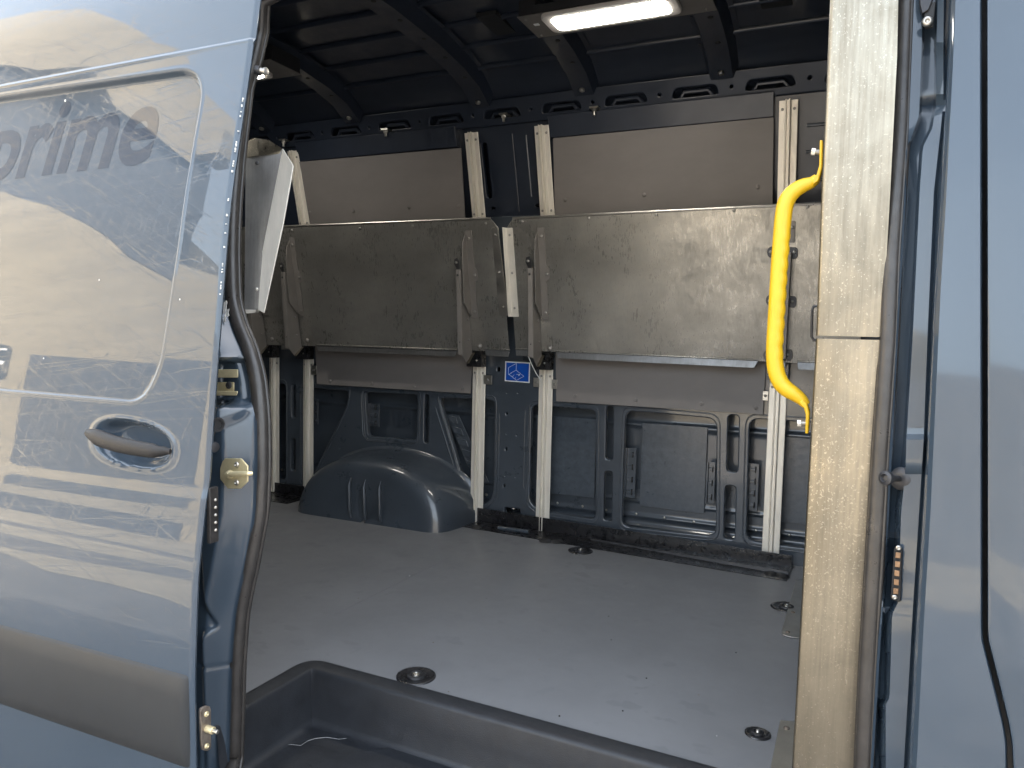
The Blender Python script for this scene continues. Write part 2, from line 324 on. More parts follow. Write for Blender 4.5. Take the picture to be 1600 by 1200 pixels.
# ---- sliding door: a fine height field so its reflections bend like pressed steel
door = bpy.data.objects.new('sliding_door', None); COL.objects.link(door); door.parent = van
XE = -1.158
def build_door():
    xs = np.concatenate([np.arange(-2.46, -2.12, .02), np.arange(-2.12, -1.33, .005), np.arange(-1.33, -1.255, .002), np.arange(-1.253, XE - .012, .005), np.linspace(XE - .011, XE, 6)])
    zs = np.concatenate([np.arange(-.42, -.05, .015), np.arange(-.05, .72, .004), np.arange(.72, .75, .0015), np.arange(.75, 1.425, .005), np.arange(1.425, 1.505, .0015), np.arange(1.505, 1.94, .006)])
    zs = zs[:(len(zs) - 1) // 6 * 6 + 1]
    X, Z = np.meshgrid(xs, zs); Y = yd(Z).copy()
    rec = rounded([(-2.40, 1.470), (-1.278, 1.447), (-1.2855, 1.10), (-1.312, .81), (-1.36, .7345), (-2.40, .7365)], .085, 10)
    d = seg_sdf(X, Z, rec)
    top = sst(.75, 1.42, Z)
    Y += (.0035 + .0105 * top) * (1 - sst(-.0035 - .0085 * top, .002, d))
    Y -= .0006 * np.exp(-((d - .005) / .003) ** 2)
    Y += .0045 * sst(1.4905, 1.4945, Z)                             # gutter crease
    Y -= .0012 * np.exp(-((Z - 1.487) / .003) ** 2)
    Y += .0035 * np.tanh((Z - .563 - .008 * np.sin((X + 1.2) * 2)) / .016) + .005 * np.tanh((Z - .47) / .06)
    q = (np.abs((X + 1.3785) / .121) ** 2.4 + np.abs((Z - .6465 + .06 * (X + 1.378)) / .0485) ** 2.4) ** (1 / 2.4)
    Y += .034 * (1 - sst(.62, 1.0, q)) - .0025 * np.exp(-((q - 1.04) / .05) ** 2)
    e = XE - X                                                   # hem roll at the leading edge
    Y += .006 * np.clip(1 - e / .009, 0, 1) ** 2
    h = MB(); nu, nv = len(xs), len(zs)
    h.grid(lambda i, j: (X[j, i], Y[j, i], Z[j, i]), nu, nv, 'door_paint')
    # edge return and inner skin
    h.grid(lambda i, j: (XE - (0, .0015, .006, .022)[i], Y[j * 6, -1] + (0, .005, .009, .022)[i], zs[j * 6]), 4, (nv - 1) // 6 + 1, 'paint')
    h.grid(lambda i, j: ((XE - .022, XE - .08, -2.44)[i], Y[j * 6, -1] + (.022, .050, .050)[i], zs[j * 6]), 3, (nv - 1) // 6 + 1, 'paint')
    h.build('door_skin', door, smooth=50)
    # moulding
    t = MB(); zz = [.205, .207, .203, .196, .16, .10, .05, .018, .008, .004]; oo = [.0, -.006, -.013, -.017, -.021, -.023, -.021, -.016, -.008, .0]
    xx = list(np.linspace(-2.44, -1.20, 10)) + [-1.185, -1.176, -1.170, -1.166, -1.165]
    k = [1] * 10 + [1, .93, .75, .4, 0]
    t.grid(lambda i, j: (xx[i], float(yd(zz[j])) + oo[j] * k[i] + .002, zz[j] + .013 * (xx[i] + 1.16) / 1), len(xx), len(zz), 'trim_plastic', flip=True)
    t.build('trim_strip', door, smooth=60)
    # shadow gap line above the moulding
    gp = MB(); gp.box((-2.44, float(yd(.2)) - .003, .207), (-1.166, float(yd(.2)) + .01, .2125), 'black'); o = gp.build('trim_gap', door)
    o.rotation_euler = (0, 0, 0)
    # handle
    hb = MB(); pts = []; rr = []
    for t_ in np.linspace(0, 1, 26):
        x = -1.497 + .236 * t_; z = .662 - .022 * t_ - .004 * math.sin(t_ * math.pi); y = 1.072 - .012 * math.sin(t_ * math.pi) + .012 * (t_ > .93)
        pts.append((x, y, z)); rr.append(.0185 * min(1, .45 + 3.2 * t_, .35 + 5 * (1 - t_)) * (1 - .18 * t_))
    hb.tube(pts, rr, 'handle_plastic', 16, sx=.72, ref=(0, 0, 1)); hb.build('handle', door, smooth=60)
    # hardware on the leading edge
    c = MB(); c.box((XE - .006, 1.086, .462), (XE + .004, 1.108, .575), 'handle_plastic')
    for i in range(5): c.lathe((XE + .003, 1.100, .487 + i * .0155), (1, -.4, 0), [(.004, 0), (.003, .004)], 'bright_steel', 8)
    c.build('contact_block', door, bevel=.003)
    c = MB(); c.lathe((XE - .004, 1.112, .70), (1, -.2, 0), [(.015, 0), (.015, .005), (.010, .005), (.010, .002)], 'black', 18)
    c.lathe((XE - .004, 1.104, .655), (1, -.2, 0), [(.011, 0), (.010, .005), (.005, .006)], 'dark_metal', 14); c.build('edge_plug', door)
    c = MB(); c.prism(rounded([(XE - .002, 1.058, .135), (XE - .002, 1.085, .128), (XE - .002, 1.085, .032), (XE - .002, 1.062, .042)], .01, 3), (.006, 0, 0), 'rust_metal')
    c.tube([(XE, 1.074, .084), (XE + .022, 1.074, .084)], .0075, 'zinc', 12); c.tube([(XE + .012, 1.074, .084), (XE + .034, 1.074, .084)], .0045, 'bright_steel', 10)
    for z in (.115, .048): c.screw((XE + .004, 1.073, z), (1, 0, 0), .006, 'zinc')
    c.build('lower_roller_bracket', door, bevel=.001)
    c = MB(); c.tube([(XE - .003, 1.222, 1.432), (XE + .018, 1.226, 1.428)], .006, 'bright_steel', 12); c.tube([(XE - .003, 1.222, 1.432), (XE + .007, 1.224, 1.430)], .010, 'dark_metal', 12)
    c.lathe((XE + .018, 1.226, 1.428), (1, 0, 0), [(.008, 0), (.008, .003), (.004, .004)], 'bright_steel', 12); c.build('guide_pin', door)
    # sealing bead with chipped paint along the edge
    c = MB()
    for _ in range(34):
        z = random.uniform(.95, 1.42); L = random.uniform(.001, .005)
        y = float(yd(z)) + .0065; c.box((XE - .001, y, z), (XE + .0012, y + random.uniform(.001, .003), z + L), 'chipped')
    c.build('chipped_edge', door)
build_door()
k = MB()
for px, py, r in [(88, 153, .0035), (145, 437, .0025), (192, 800, .0025), (60, 560, .002), (276, 468, .002), (268, 903, .002)]:
    c = WL(px, py, .0); z = float(c[2]); inn = (.0035 + .0105 * float(sst(.75, 1.42, z))) if (px < 250 and 160 < py < 600) or px == 88 else 0
    y = float(yd(z)) + inn + (.0085 if z > .6 else 0) - .0006; P = [(c[0] + r * random.uniform(.4, 1.1) * math.cos(a), y, z + 1.3 * r * random.uniform(.4, 1.1) * math.sin(a)) for a in np.linspace(0, 2 * math.pi, 9)[:-1]]
    k.prism(P, (0, .003, 0), 'chipped')
PIECES.add('paint_chip'); k.build('paint_chip', door, smooth=0)

# lettering left over on the door panel
def lettering(txt, x0, zb, size, shear, off, sxs=1.0):
    cu = bpy.data.curves.new('t', 'FONT'); cu.body = txt; cu.size = size; cu.shear = shear; cu.offset = off; cu.space_character = 1.0; cu.resolution_u = 6
    ob = bpy.data.objects.new('t', cu); COL.objects.link(ob); dg = bpy.context.evaluated_depsgraph_get()
    me = bpy.data.meshes.new_from_object(ob.evaluated_get(dg)); bpy.data.objects.remove(ob)
    import bmesh
    bm = bmesh.new(); bm.from_mesh(me); bmesh.ops.triangulate(bm, faces=bm.faces[:])
    for _ in range(2): bmesh.ops.subdivide_edges(bm, edges=[e for e in bm.edges if e.calc_length() > .02], cuts=2); bmesh.ops.triangulate(bm, faces=bm.faces[:])
    mb = MB(); vs = []; xm = max(v.co.x for v in bm.verts)
    for v in bm.verts:
        x = x0 + (v.co.x - xm) * sxs; z = zb + v.co.y + .012 * (x - x0)
        vs.append((x, float(yd(z)) + .0035 + .0105 * float(sst(.75, 1.42, z)) + .0085 - .0004, z))
    mb.add(vs, [tuple(l.vert.index for l in f.loops) for f in bm.faces], 'lettering'); bm.free()
    return mb

lettering('prime', -1.412, 1.257, .262, .16, .0062, .97).build('lettering', door, smooth=0)

# ---- outer skin behind the open door, and the rear door jamb
SEALL = [(450, -20), (430, 0), (405, 100), (392, 135), (379, 250), (371, 400), (373, 470), (384, 510), (400, 545), (412, 590), (418, 650), (419, 720), (416, 800), (401, 880), (386, 950), (379, 1050), (375, 1200)]
sl = [WL(px - 8, py, .19) for px, py in SEALL]
_sz = np.array([p[2] for p in sl])[::-1]; _sx = np.array([p[0] for p in sl])[::-1]
_zz = np.linspace(-.16, 1.75, 192); _xx = np.interp(_zz, _sz, _sx)
_kk = np.exp(-np.linspace(-2, 2, 9) ** 2); _kk /= _kk.sum(); _xs = np.convolve(np.pad(_xx, 4, mode='edge'), _kk, mode='valid')
def xseal(z): return float(np.interp(z, _zz, _xs))
def jamb():
    boss = rounded([tuple(WL(px, py, .13)[[0, 2]]) for px, py in [(352, 632), (374, 636), (392, 690), (391, 770), (378, 820), (366, 870), (356, 940), (352, 1010), (350, 1250), (322, 1250), (322, 990), (334, 985), (326, 930), (322, 850), (322, 720), (336, 690), (348, 668)]], .03, 5)
    cav = rounded([tuple(WL(px, py, .13)[[0, 2]]) for px, py in [(318, 560), (389, 560), (394, 585), (391, 622), (372, 636), (318, 632)]], .022, 6)
    zs = np.concatenate([np.arange(-.42, -.1, .02), np.arange(-.1, 1.9, .005)])
    us = np.concatenate([np.linspace(0, .6, 12), np.linspace(.61, 1, 70)]); nu, nv = len(us), len(zs)
    X = np.zeros((nv, nu)); Z = np.repeat(zs[:, None], nu, 1)
    for j, z in enumerate(zs): X[j] = -1.56 + (xseal(z) + .004 + 1.56) * us
    Y = yd(Z) + .13
    XR = X[:, -1:]; d = XR - X
    Y += .055 * (1 - sst(.004, .05, d))                    # rolls in to the seal flange
    Y += .030 * sst(.13, .16, d) * (Z > .72) * sst(.72, .78, Z)
    db = seg_sdf(X, Z, boss); Y -= .016 * (1 - sst(-.004, .012, db))
    db2 = seg_sdf(X, Z, rounded([(-1.262, .735), (-1.205, .72), (-1.214, .70), (-1.27, .66)], .006, 3)); Y -= .012 * (1 - sst(-.012, .008, db2))
    dc = seg_sdf(X, Z, cav); Y += .045 * (1 - sst(-.014, .002, dc)) * sst(.012, .03, d); Y -= .003 * np.exp(-((dc - .004) / .003) ** 2)
    Y += .004 * np.exp(-((Z - .135 - .15 * np.abs(X + 1.215)) / .004) ** 2) * (d < .09)
    h = MB(); h.grid(lambda i, j: (X[j, i], Y[j, i], Z[j, i]), nu, nv, 'paint', flip=False)
    h.build('rear_door_jamb', van, smooth=60)
jamb()
def stuff_on_jamb():
    o = .13
    # striker plate
    c = WL(368, 740, o - .018); st = MB(); pl = []
    for px, py in [(349, 722), (353, 716), (378, 716), (389, 728), (389, 752), (378, 763), (358, 763), (346, 748), (346, 732)]: pl.append(WL(px, py, o - .018))
    st.prism(pl, (0, -.004, 0), 'zinc'); 
    for px, py in [(370, 726), (370, 754)]: st.screw(WL(px, py, o - .024), (0, -1, 0), .0065, 'bright_steel', 12)
    st.lathe(WL(360, 741, o - .022), (0, -1, 0), [(.010, 0), (.009, .006), (.006, .010), (.006, .012)], 'zinc', 16)
    p = WL(360, 741, o - .034); q = WL(389, 740, o - .036)
    st.tube([p + np.array([0, .006, 0]), p, (p + q) / 2 + np.array([0, -.003, .001]), q, q + np.array([.004, .006, 0])], [.006, .006, .0055, .0055, .004], 'zinc', 12)
    st.build('door_striker', van, bevel=.001)
    # upper track roller bracket in its recess
    k = MB()
    a = WL(328, 577, o); b = WL(372, 590, o)
    k.hexa([WL(329, 577, o + .0), WL(372, 577, o + .0), WL(372, 577, o + .03), WL(329, 577, o + .03)], [WL(329, 590, o - .003), WL(372, 590, o - .003), WL(372, 590, o + .03), WL(329, 590, o + .03)], 'zinc')
    k.hexa([WL(322, 597, o + .008), WL(366, 597, o + .008), WL(366, 597, o + .03), WL(322, 597, o + .03)], [WL(322, 612, o + .008), WL(366, 612, o + .008), WL(366, 612, o + .03), WL(322, 612, o + .03)], 'zinc')
    k.hexa([WL(322, 611, o - .005), WL(372, 611, o - .005), WL(372, 611, o + .03), WL(322, 611, o + .03)], [WL(322, 618, o - .005), WL(370, 618, o - .005), WL(370, 618, o + .03), WL(322, 618, o + .03)], 'zinc')
    k.build('roller_bracket', van, bevel=.0015)
    k = MB(); k.screw(WL(358, 602, o + .006), (0, -1, 0), .008, 'dark_metal', 16); k.build('bracket_screw', van)
    # flaked paint and scuffs beside the opening
    f = MB()
    for (px, py, s) in [(347, 432, 1), (351, 478, 1.7), (356, 490, 1.2), (352, 498, .9), (350, 445, .8)]:
        c = WL(px, py, .1585); P = []
        for i in range(14):
            a = 2 * math.pi * i / 14; r = .007 * s * random.uniform(.35, 1.1); P.append(c + np.array([r * .75 * math.cos(a), 0, r * 1.5 * math.sin(a)]))
        f.prism(P, (0, -.0012, 0), 'chipped')
    f.build('flaked_paint', van, smooth=0)
stuff_on_jamb()
o_ = MB(); xs_ = np.linspace(-3.95, -1.55, 9); zs_ = np.linspace(-.42, 1.9, 50)
o_.grid(lambda i, j: (xs_[i], float(yd(zs_[j])) + .131, zs_[j]), 9, 50, 'paint'); o_.build('rear_side_panel', van)

# ---- front edge of the opening: pillar jamb lofted through its pressed ridges
def front():
    C = [
        ([(-40, 1430), (0, 1428), (100, 1424), (200, 1420), (300, 1413), (400, 1407), (530, 1400), (620, 1396), (700, 1390), (800, 1386), (900, 1382), (1000, 1372), (1100, 1366), (1200, 1360)], .150),
        ([(-40, 1444), (0, 1442), (80, 1440), (180, 1436), (215, 1424), (235, 1415), (300, 1416), (530, 1403), (800, 1389), (1000, 1376), (1200, 1364)], .152),
        ([(-40, 1448), (0, 1446), (80, 1444), (180, 1440), (215, 1429), (235, 1419), (300, 1420), (530, 1407), (800, 1392), (1000, 1380), (1200, 1368)], .182),
        ([(-40, 1462), (80, 1460), (160, 1459), (200, 1452), (230, 1437), (300, 1432), (530, 1421), (690, 1411), (800, 1398), (940, 1396), (960, 1384), (1090, 1381), (1100, 1374), (1200, 1373)], .178),
        ([(-40, 1466), (80, 1463), (160, 1463), (200, 1457), (230, 1442), (300, 1437), (530, 1426), (690, 1416), (735, 1415), (800, 1408), (940, 1404), (960, 1394), (1090, 1390), (1100, 1384), (1200, 1384)], .135),
        ([(-40, 1475), (80, 1474), (160, 1474), (200, 1470), (300, 1459), (530, 1449), (690, 1443), (800, 1436), (940, 1427), (1200, 1412)], .128),
        ([(-40, 1479), (160, 1478), (200, 1474), (300, 1464), (530, 1454), (690, 1448), (800, 1440), (940, 1431), (1200, 1416)], .134),
        ([(-40, 1487), (0, 1485), (100, 1481), (300, 1470), (450, 1461), (600, 1453), (800, 1443), (1000, 1431), (1200, 1421)], .100),
        ([(-40, 1490), (0, 1488), (100, 1484), (300, 1473), (450, 1464), (600, 1456), (800, 1447), (1000, 1435), (1200, 1425)], .080),
        ([(-40, 1495), (0, 1493), (100, 1489), (300, 1479), (450, 1470), (600, 1463), (800, 1454), (1000, 1442), (1200, 1432)], .0725),
        ([(-40, 1512), (0, 1511), (1200, 1480)], .070),
        ([(-40, 1531), (0, 1531), (980, 1532), (1000, 1533), (1080, 1553), (1130, 1565), (1160, 1570), (1200, 1571)], .071),
        ([(-40, 1534), (0, 1534), (980, 1535), (1000, 1536), (1080, 1556), (1130, 1568), (1160, 1573), (1200, 1574)], .078),
        ([(-40, 1535), (0, 1535), (980, 1536), (1000, 1537), (1080, 1557), (1130, 1569), (1160, 1574), (1200, 1575)], .125)]
    rows = list(np.arange(-60, 1290, 9)); h = MB(); n = len(C)
    def P(i, j):
        py = rows[j]; px = interp(C[i][0], py); off = C[i][1]
        if i in (4, 5): off -= .010 * (sst(676, 686, py) - sst(728, 740, py)) + .012 * math.exp(-((py - 65) / 14) ** 2)
        if i in (4, 5, 3): off += .014 * math.exp(-((py - 163) / 9) ** 2)
        if i in (1, 2, 3): off -= .006 * math.exp(-((py - 960) / 14.) ** 2) - .016 * (sst(830, 850, py) - sst(940, 955, py)) * (i == 3)
        return WL(px, py, off)
    # refine columns for smooth curvature
    h.grid(P, n, len(rows), 'paint'); h.build('front_door_jamb', van, smooth=28)
    # front door, beyond the shut line
    d = bpy.data.objects.new('front_door', None); COL.objects.link(d); d.parent = van
    f = MB()
    E_ = [(-40, 1541), (0, 1541), (980, 1542), (1000, 1543), (1080, 1563), (1130, 1575), (1160, 1580), (1200, 1582)]
    def Q(i, j):
        py = rows[j]; px = interp(E_, py) + (0, .5, 2.2, 6)[min(i, 3)]; off = (.125, .078, .0715, .070)[min(i, 3)]
        p = WL(px, py, off)
        if i > 3:
            z = p[2]; x = p[0] + (i - 3) * .06; p = np.array([x, float(yd(z)) + .070 - .003 * math.exp(-((z - .47) / .03) ** 2) , z])
        return p
    f.grid(Q, 24, len(rows), 'paint'); f.build('door_skin', d, smooth=40)
    k = MB(); k.box((.10, 1.30, -.42), (.42, 1.34, 1.78), 'black'); k.build('shut_line_backing', van)
    # stud, contact plate, top bracket
    s = MB(); a = WL(1409, 748, .145); b = WL(1386, 747, .118)
    ax = Vector(a - b).normalized()
    s.tube([a, b], .0045, 'dark_metal', 12); s.lathe(a, -ax, [(.017, -.002), (.017, .003), (.013, .006), (.006, .007)], 'dark_metal', 18)
    s.lathe(b, -ax, [(.004, -.003), (.0105, -.001), (.0105, .005), (.006, .007), (.004, .003)], 'dark_metal', 14); s.build('locating_stud', van)
    kp = MB(); A = [WL(*p, .140) for p in [(1398, 852), (1411, 853), (1408, 938), (1392, 934)]]
    kp.prism(rounded([tuple(p) for p in A], .004, 4), (-.001, -.010, 0), 'black'); cb = kp.build('contact_plate', van, bevel=.001)
    cp = MB()
    for i in range(5):
        y0 = 862 + i * 14
        x = 1399.5 - i * .9; cp.prism([WL(x, y0, .1275), WL(x + 8, y0 + 1, .1275), WL(x + 7.4, y0 + 10, .1275), WL(x - .6, y0 + 9, .1275)], (0, -.003, 0), 'copper')
    for y0, x in ((856, 1404), (933, 1398)): cp.screw(WL(x, y0, .1275), (0, -1, 0), .004, 'bright_steel', 10)
    o = cp.build('copper_pads', cb, bevel=.0008); 
    tb = MB(); tb.prism([WL(*p, .150) for p in [(1436, -30), (1462, -30), (1458, 0), (1450, 20), (1440, 26), (1436, 10)]], (0, -.012, 0), 'dark_metal')
    tb.prism([WL(*p, .146) for p in [(1442, 8), (1462, 4), (1458, 44), (1445, 46)]], (0, -.004, 0), 'trim_plastic'); tb.screw(WL(1449, 34, .138), (0, -1, 0), .008, 'bright_steel', 14)
    tb.build('upper_hinge_bracket', van, bevel=.0015)
front()

# ---- rubber seal, one closed loop round the doorway
def seal():
    RI = [(-60, 1417), (0, 1415), (200, 1408), (400, 1395), (530, 1390), (700, 1378), (900, 1366), (1050, 1357), (1200, 1350)]
    left = [(xseal(z), float(yd(z)) + .185, z) for z in np.linspace(-.10, 1.60, 86)]
    right = [tuple(WL(interp(RI, py), py, .165)) for py in np.linspace(1300, -60, 60)]
    zt = 1.72; yt = float(yd(zt)) + .185
    lx = left[-1][0]
    top = [(lx + .02, yt - .05, 1.655), (lx + .06, yt - .02, 1.69), (lx + .13, yt, 1.715), (-.9, yt, zt), (-.5, yt, zt), (-.15, yt, zt - .005), (right[-1][0] - .03, yt - .02, 1.69)]
    rr = right[::-1]; bz = -.135; yb = float(yd(bz)) + .10
    bot = [(.035, yb + .06, -.09), (.0, yb, bz), (-.5, yb - .01, bz), (-1.1, yb, bz), (-1.2, yb + .02, -.13)]
    path = left + top + rr + bot; s = MB()
    s.tube(path, [(.016 if p[0] < -.6 else .0125) for p in path], 'rubber', 14, closed=True, sx=1.1)
    s.tube([(x + (.012 if x < -.6 else -.009), y + .012, z) for x, y, z in path], .006, 'rubber', 10, closed=True)
    s.tube([(x - (.010 if x < -.6 else -.009), y - .006, z) for x, y, z in path], .0048, 'rubber', 10, closed=True)
    s.build('door_seal', van, smooth=70)
seal()

# ---- cargo floor with the entry well cut out
fl = MB()
outl = [(-3.9, 1.33), (-1.30, 1.33)] + rounded([(-1.30, 1.33), (-1.298, 1.572), (-1.20, 1.572)], .05, 6)[5:-5] + [(.25, 1.535), (.25, 1.33), (.6, 1.33), (.6, 3.14), (-3.9, 3.14)]
outl = [(-3.9, 1.33), (-1.302, 1.33), (-1.302, 1.52), (-1.292, 1.556), (-1.255, 1.570), (.08, 1.535), (.08, 1.40), (.6, 1.40), (.6, 3.14), (-3.9, 3.14)]
fl.prism([(x, y, -.02) for x, y in outl], (0, 0, .02), 'floor'); fl.build('cargo_floor', van, smooth=30)
k = MB(); A = onZ(520, 962, .0004); B = onZ(700, 872, .0004); k.tube([A, B], .0005, 'seam', 6); k.build('floor_seam', van)
sb = MB(); sb.box((-3.9, 1.33, -.06), (.6, 3.2, -.025), 'black')      # underbody, cut by the well
sb2 = MB(); sb2.box((-3.9, 1.60, -.10), (1.5, 3.2, -.03), 'black'); sb2.box((-3.9, 1.20, -.40), (1.5, 1.60, -.20), 'black'); sb2.build('underbody', van)

# ---- moulded entry step
def step():
    sp = rounded([(-1.309, 1.20), (-1.300, 1.562), (.10, 1.528)], .07, 12)[11:]     # rim outline from the rear corner to the pillar
    sp = [(-1.309, 1.20), (-1.306, 1.35)] + rounded([(-1.309, 1.20), (-1.302, 1.566), (.10, 1.530)], .065, 12)[12:24] + [(-.8, 1.5545), (-.3, 1.541), (.06, 1.531)]
    sp = [np.array(p) for p in sp]; n = len(sp)
    T = []
    for i in range(n):
        t = sp[min(i + 1, n - 1)] - sp[max(i - 1, 0)]; t /= np.linalg.norm(t); T.append(np.array([t[1], -t[0]]))   # towards the doorway
    prof = [(-.003, -.01), (-.002, .004), (.002, .007), (.008, .0075), (.040, .005), (.046, .003), (.049, -.001), (.0505, -.006), (.056, -.065), (.061, -.115), (.064, -.123), (.070, -.1295), (.084, -.132), (.14, -.1325)]
    s = MB(); s.grid(lambda i, j: (sp[j][0] + T[j][0] * prof[i][0], sp[j][1] + T[j][1] * prof[i][0], prof[i][1]), len(prof), n, 'step_plastic', flip=False)
    s.build('entry_step', van, smooth=60)
    so = [o for o in van.children if o.name.startswith('entry_step')][0]
    t = MB(); t.box((-1.29, 1.14, -.165), (.08, 1.54, -.1328), 'step_plastic')
    t.box((-1.32, 1.12, -.42), (.12, 1.16, -.17), 'paint'); t.build('tread', so)
    # raised tread pad with a toothed edge
    z0 = -.1326; E1 = [(480, 1200), (520, 1186), (560, 1178), (610, 1170), (655, 1168), (700, 1176), (745, 1190), (790, 1206), (860, 1240)]
    pts = [onZ(px, py, z0) for px, py in E1]; pad = []
    for i in range(len(pts) - 1):
        for k in range(14):
            u = k / 14; p = pts[i] * (1 - u) + pts[i + 1] * u; pad.append(p + np.array([0, .0022 * (k % 2), 0]))
    pad += [pts[-1], np.array([-.1, 1.17, z0]), np.array([-1.2, 1.17, z0])]
    q = MB(); q.prism(pad[::-1], (0, 0, .004), 'step_plastic'); q.build('tread_pad', so, smooth=0)
    # chalky scuff line
    L = [(428, 1168), (437, 1164), (455, 1163), (470, 1165), (480, 1158), (492, 1154), (510, 1152), (530, 1155), (550, 1153), (560, 1158), (572, 1163)]
    c = MB(); P = [onZ(px, py, z0 + .0006) for px, py in L]; c.tube(P, [.0004 + .0006 * random.random() for _ in P], 'scuff', 6)
    for px, py, r in ((433, 1171, .005), (424, 1173, .003), (404, 1170, .002)): c.lathe(onZ(px, py, z0), (0, 0, 1), [(r * .6, 0), (r * .4, .001)], 'scuff', 9)
    c.build('scuff_mark', so)
step()

# ---- far wall ---------------------------------------------------------------
YW = 3.12
def wallfn(dy=0): return lambda u, v, d: (u, YW + dy + d, v)
def uw(px, py, Y=YW): p = onY(px, py, Y); return (p[0], p[2])
def farwall():
    H = []
    H.append(rounded([(-2.87, .60), (-2.745, .60), (-2.745, .07), (-2.87, .07)], .03))
    H.append(rounded([(-2.716, .60), (-2.678, .60), (-2.678, .41), (-2.716, .41)], .018)); H.append(rounded([(-2.718, .31), (-2.677, .31), (-2.677, .125), (-2.718, .125)], .018))
    H.append(rounded([(-2.64, .59), (-2.335, .585), (-2.345, .50), (-2.52, .19), (-2.60, .08), (-2.645, .08)], .03))
    H.append(rounded([(-2.243, .585), (-1.922, .588), (-1.922, .355), (-2.222, .350)], .028))
    H.append(rounded([(-1.892, .592), (-1.857, .592), (-1.857, .345), (-1.892, .345)], .016))
    H.append(rounded([(-1.812, .580), (-1.503, .586), (-1.499, .14), (-1.530, .085), (-1.63, .075)], .035))
    H.append(rounded([(-1.325, .575), (-1.008, .572), (-.996, .075), (-1.275, .085), (-1.325, .12)], .035))
    H.append(rounded([(-.972, .592), (-.930, .592), (-.925, .348), (-.968, .348)], .019)); H.append(rounded([(-.971, .306), (-.926, .306), (-.922, .078), (-.968, .078)], .019))
    H.append(rounded([(-.886, .578), (-.492, .568), (-.476, .070), (-.886, .060)], .045))
    H.append(rounded([(-.456, .588), (-.404, .588), (-.400, .345), (-.452, .345)], .022)); H.append(rounded([(-.456, .297), (-.404, .297), (-.400, .066), (-.453, .066)], .022))
    H.append(rounded([(-.372, .578), (.10, .578), (.10, .070), (-.364, .070)], .045))
    for px, py, r in [(794, 614, .006), (811, 614, .006), (793, 678, .006), (809, 680, .006), (791, 743, .006), (807, 745, .006), (776, 778, .007), (533, 700, .006), (687, 716, .007)]:
        u, v = uw(px, py); H.append([(u + r * math.cos(a), v + r * math.sin(a)) for a in np.linspace(0, 2 * math.pi, 11)[:-1]])
    for px, py, r in [(794, 646, .010), (793, 701, .010), (790, 758, .010), (781, 577, .013)]:
        u, v = uw(px, py); H.append([(u + r * math.cos(a), v + 1.25 * r * math.sin(a)) for a in np.linspace(0, 2 * math.pi, 15)[:-1]])
    H.append(rounded([uw(789, 790), uw(816, 793), uw(816, 804), uw(789, 801)], .006, 3))
    s = MB(); sheet(s, [(-3.9, -.03), (.30, -.03), (.30, 1.42), (-3.9, 1.42)], H, wallfn(), .018, .005, 'inner_paint'); s.build('inner_wall', van, smooth=40)
    iw = [o for o in van.children if o.name.startswith('inner_wall')][0]
    # rolled rims standing round the larger openings
    r = MB()
    for hh in (H[0], H[3], H[4], H[6], H[7], H[10], H[13]):
        c = np.mean(np.array(hh), 0); P = []
        for (u, v) in hh:
            a = np.array([u, v]) - c; a /= np.linalg.norm(a); P.append((u + a[0] * .013, YW - .0135, v + a[1] * .016))
        r.tube(P, .0032, 'inner_paint', 8, closed=True)
    r.build('opening_rim', iw, smooth=70)
    # outer skin seen through the openings, pressed beads along its foot
    k = MB(); zz = np.arange(-.03, 1.45, .006)
    def prof(z):
        y = 3.205
        for zc, a, wd in ((.020, .010, .006), (.055, .012, .007), (.098, .010, .008), (.165, .008, .005), (.505, .012, .012), (.78, .01, .01)): y -= a * math.exp(-((z - zc) / wd) ** 2)
        return y
    k.grid(lambda i, j: ((-3.9, .6)[i], prof(zz[j]), zz[j]), 2, len(zz), 'inner_paint'); k.build('outer_skin', van, smooth=60)
    # weld dimples
    dm = MB()
    for px, py in [(871, 786), (910, 791), (947, 797), (994, 803), (1038, 809), (1084, 815), (1164, 780), (1181, 829), (1233, 836)]:
        p = onY(px, py, 3.196); dm.lathe(p, (0, -1, 0), [(.006, 0), (.0045, .003), (.001, .0042)], 'bright_steel', 10)
    for px, py in [(441, 734), (760, 773)]: dm.lathe(onY(px, py, 3.196), (0, -1, 0), [(.008, 0), (.006, .004), (.001, .006)], 'bright_steel', 10)
    dm.build('weld_stud', iw)
    # sound deadening pads
    for a, b in (((-1.33, .515), (-1.035, .155)), ((-.825, .515), (-.545, .145)), ((-.30, .50), (.1, .15))):
        p = MB(); p.box((a[0], 3.188, b[1]), (b[0], 3.1945, a[1]), 'pad'); p.build('damping_pad', van, bevel=.001)
    # clip strips at the sides of the openings
    def clip(x, z0, z1, w=.045, n=5):
        c = MB(); c.box((x, 3.150, z0), (x + w, 3.156, z1), 'inner_paint'); c.box((x - .004, 3.135, z0), (x + .003, 3.16, z1), 'inner_paint')
        for i in range(n):
            z = z0 + (i + .5) * (z1 - z0) / n; c.box((x + .004, 3.141, z - .006), (x + w * .75, 3.151, z + .006), 'inner_paint'); c.box((x + w * .6, 3.140, z - .012), (x + w * .72, 3.151, z + .012), 'black')
        c.build('mounting_clip', van, bevel=.0015)
    clip(-.880, .185, .405, .042, 4); clip(-.530, .20, .375, .03, 3); clip(-.366, .19, .385, .04, 4)
    clip(-2.235, .40, .52, .055, 3); clip(-2.60, .385, .52, .03, 3)
    c = MB()      # slanted clip beside the wheel arch
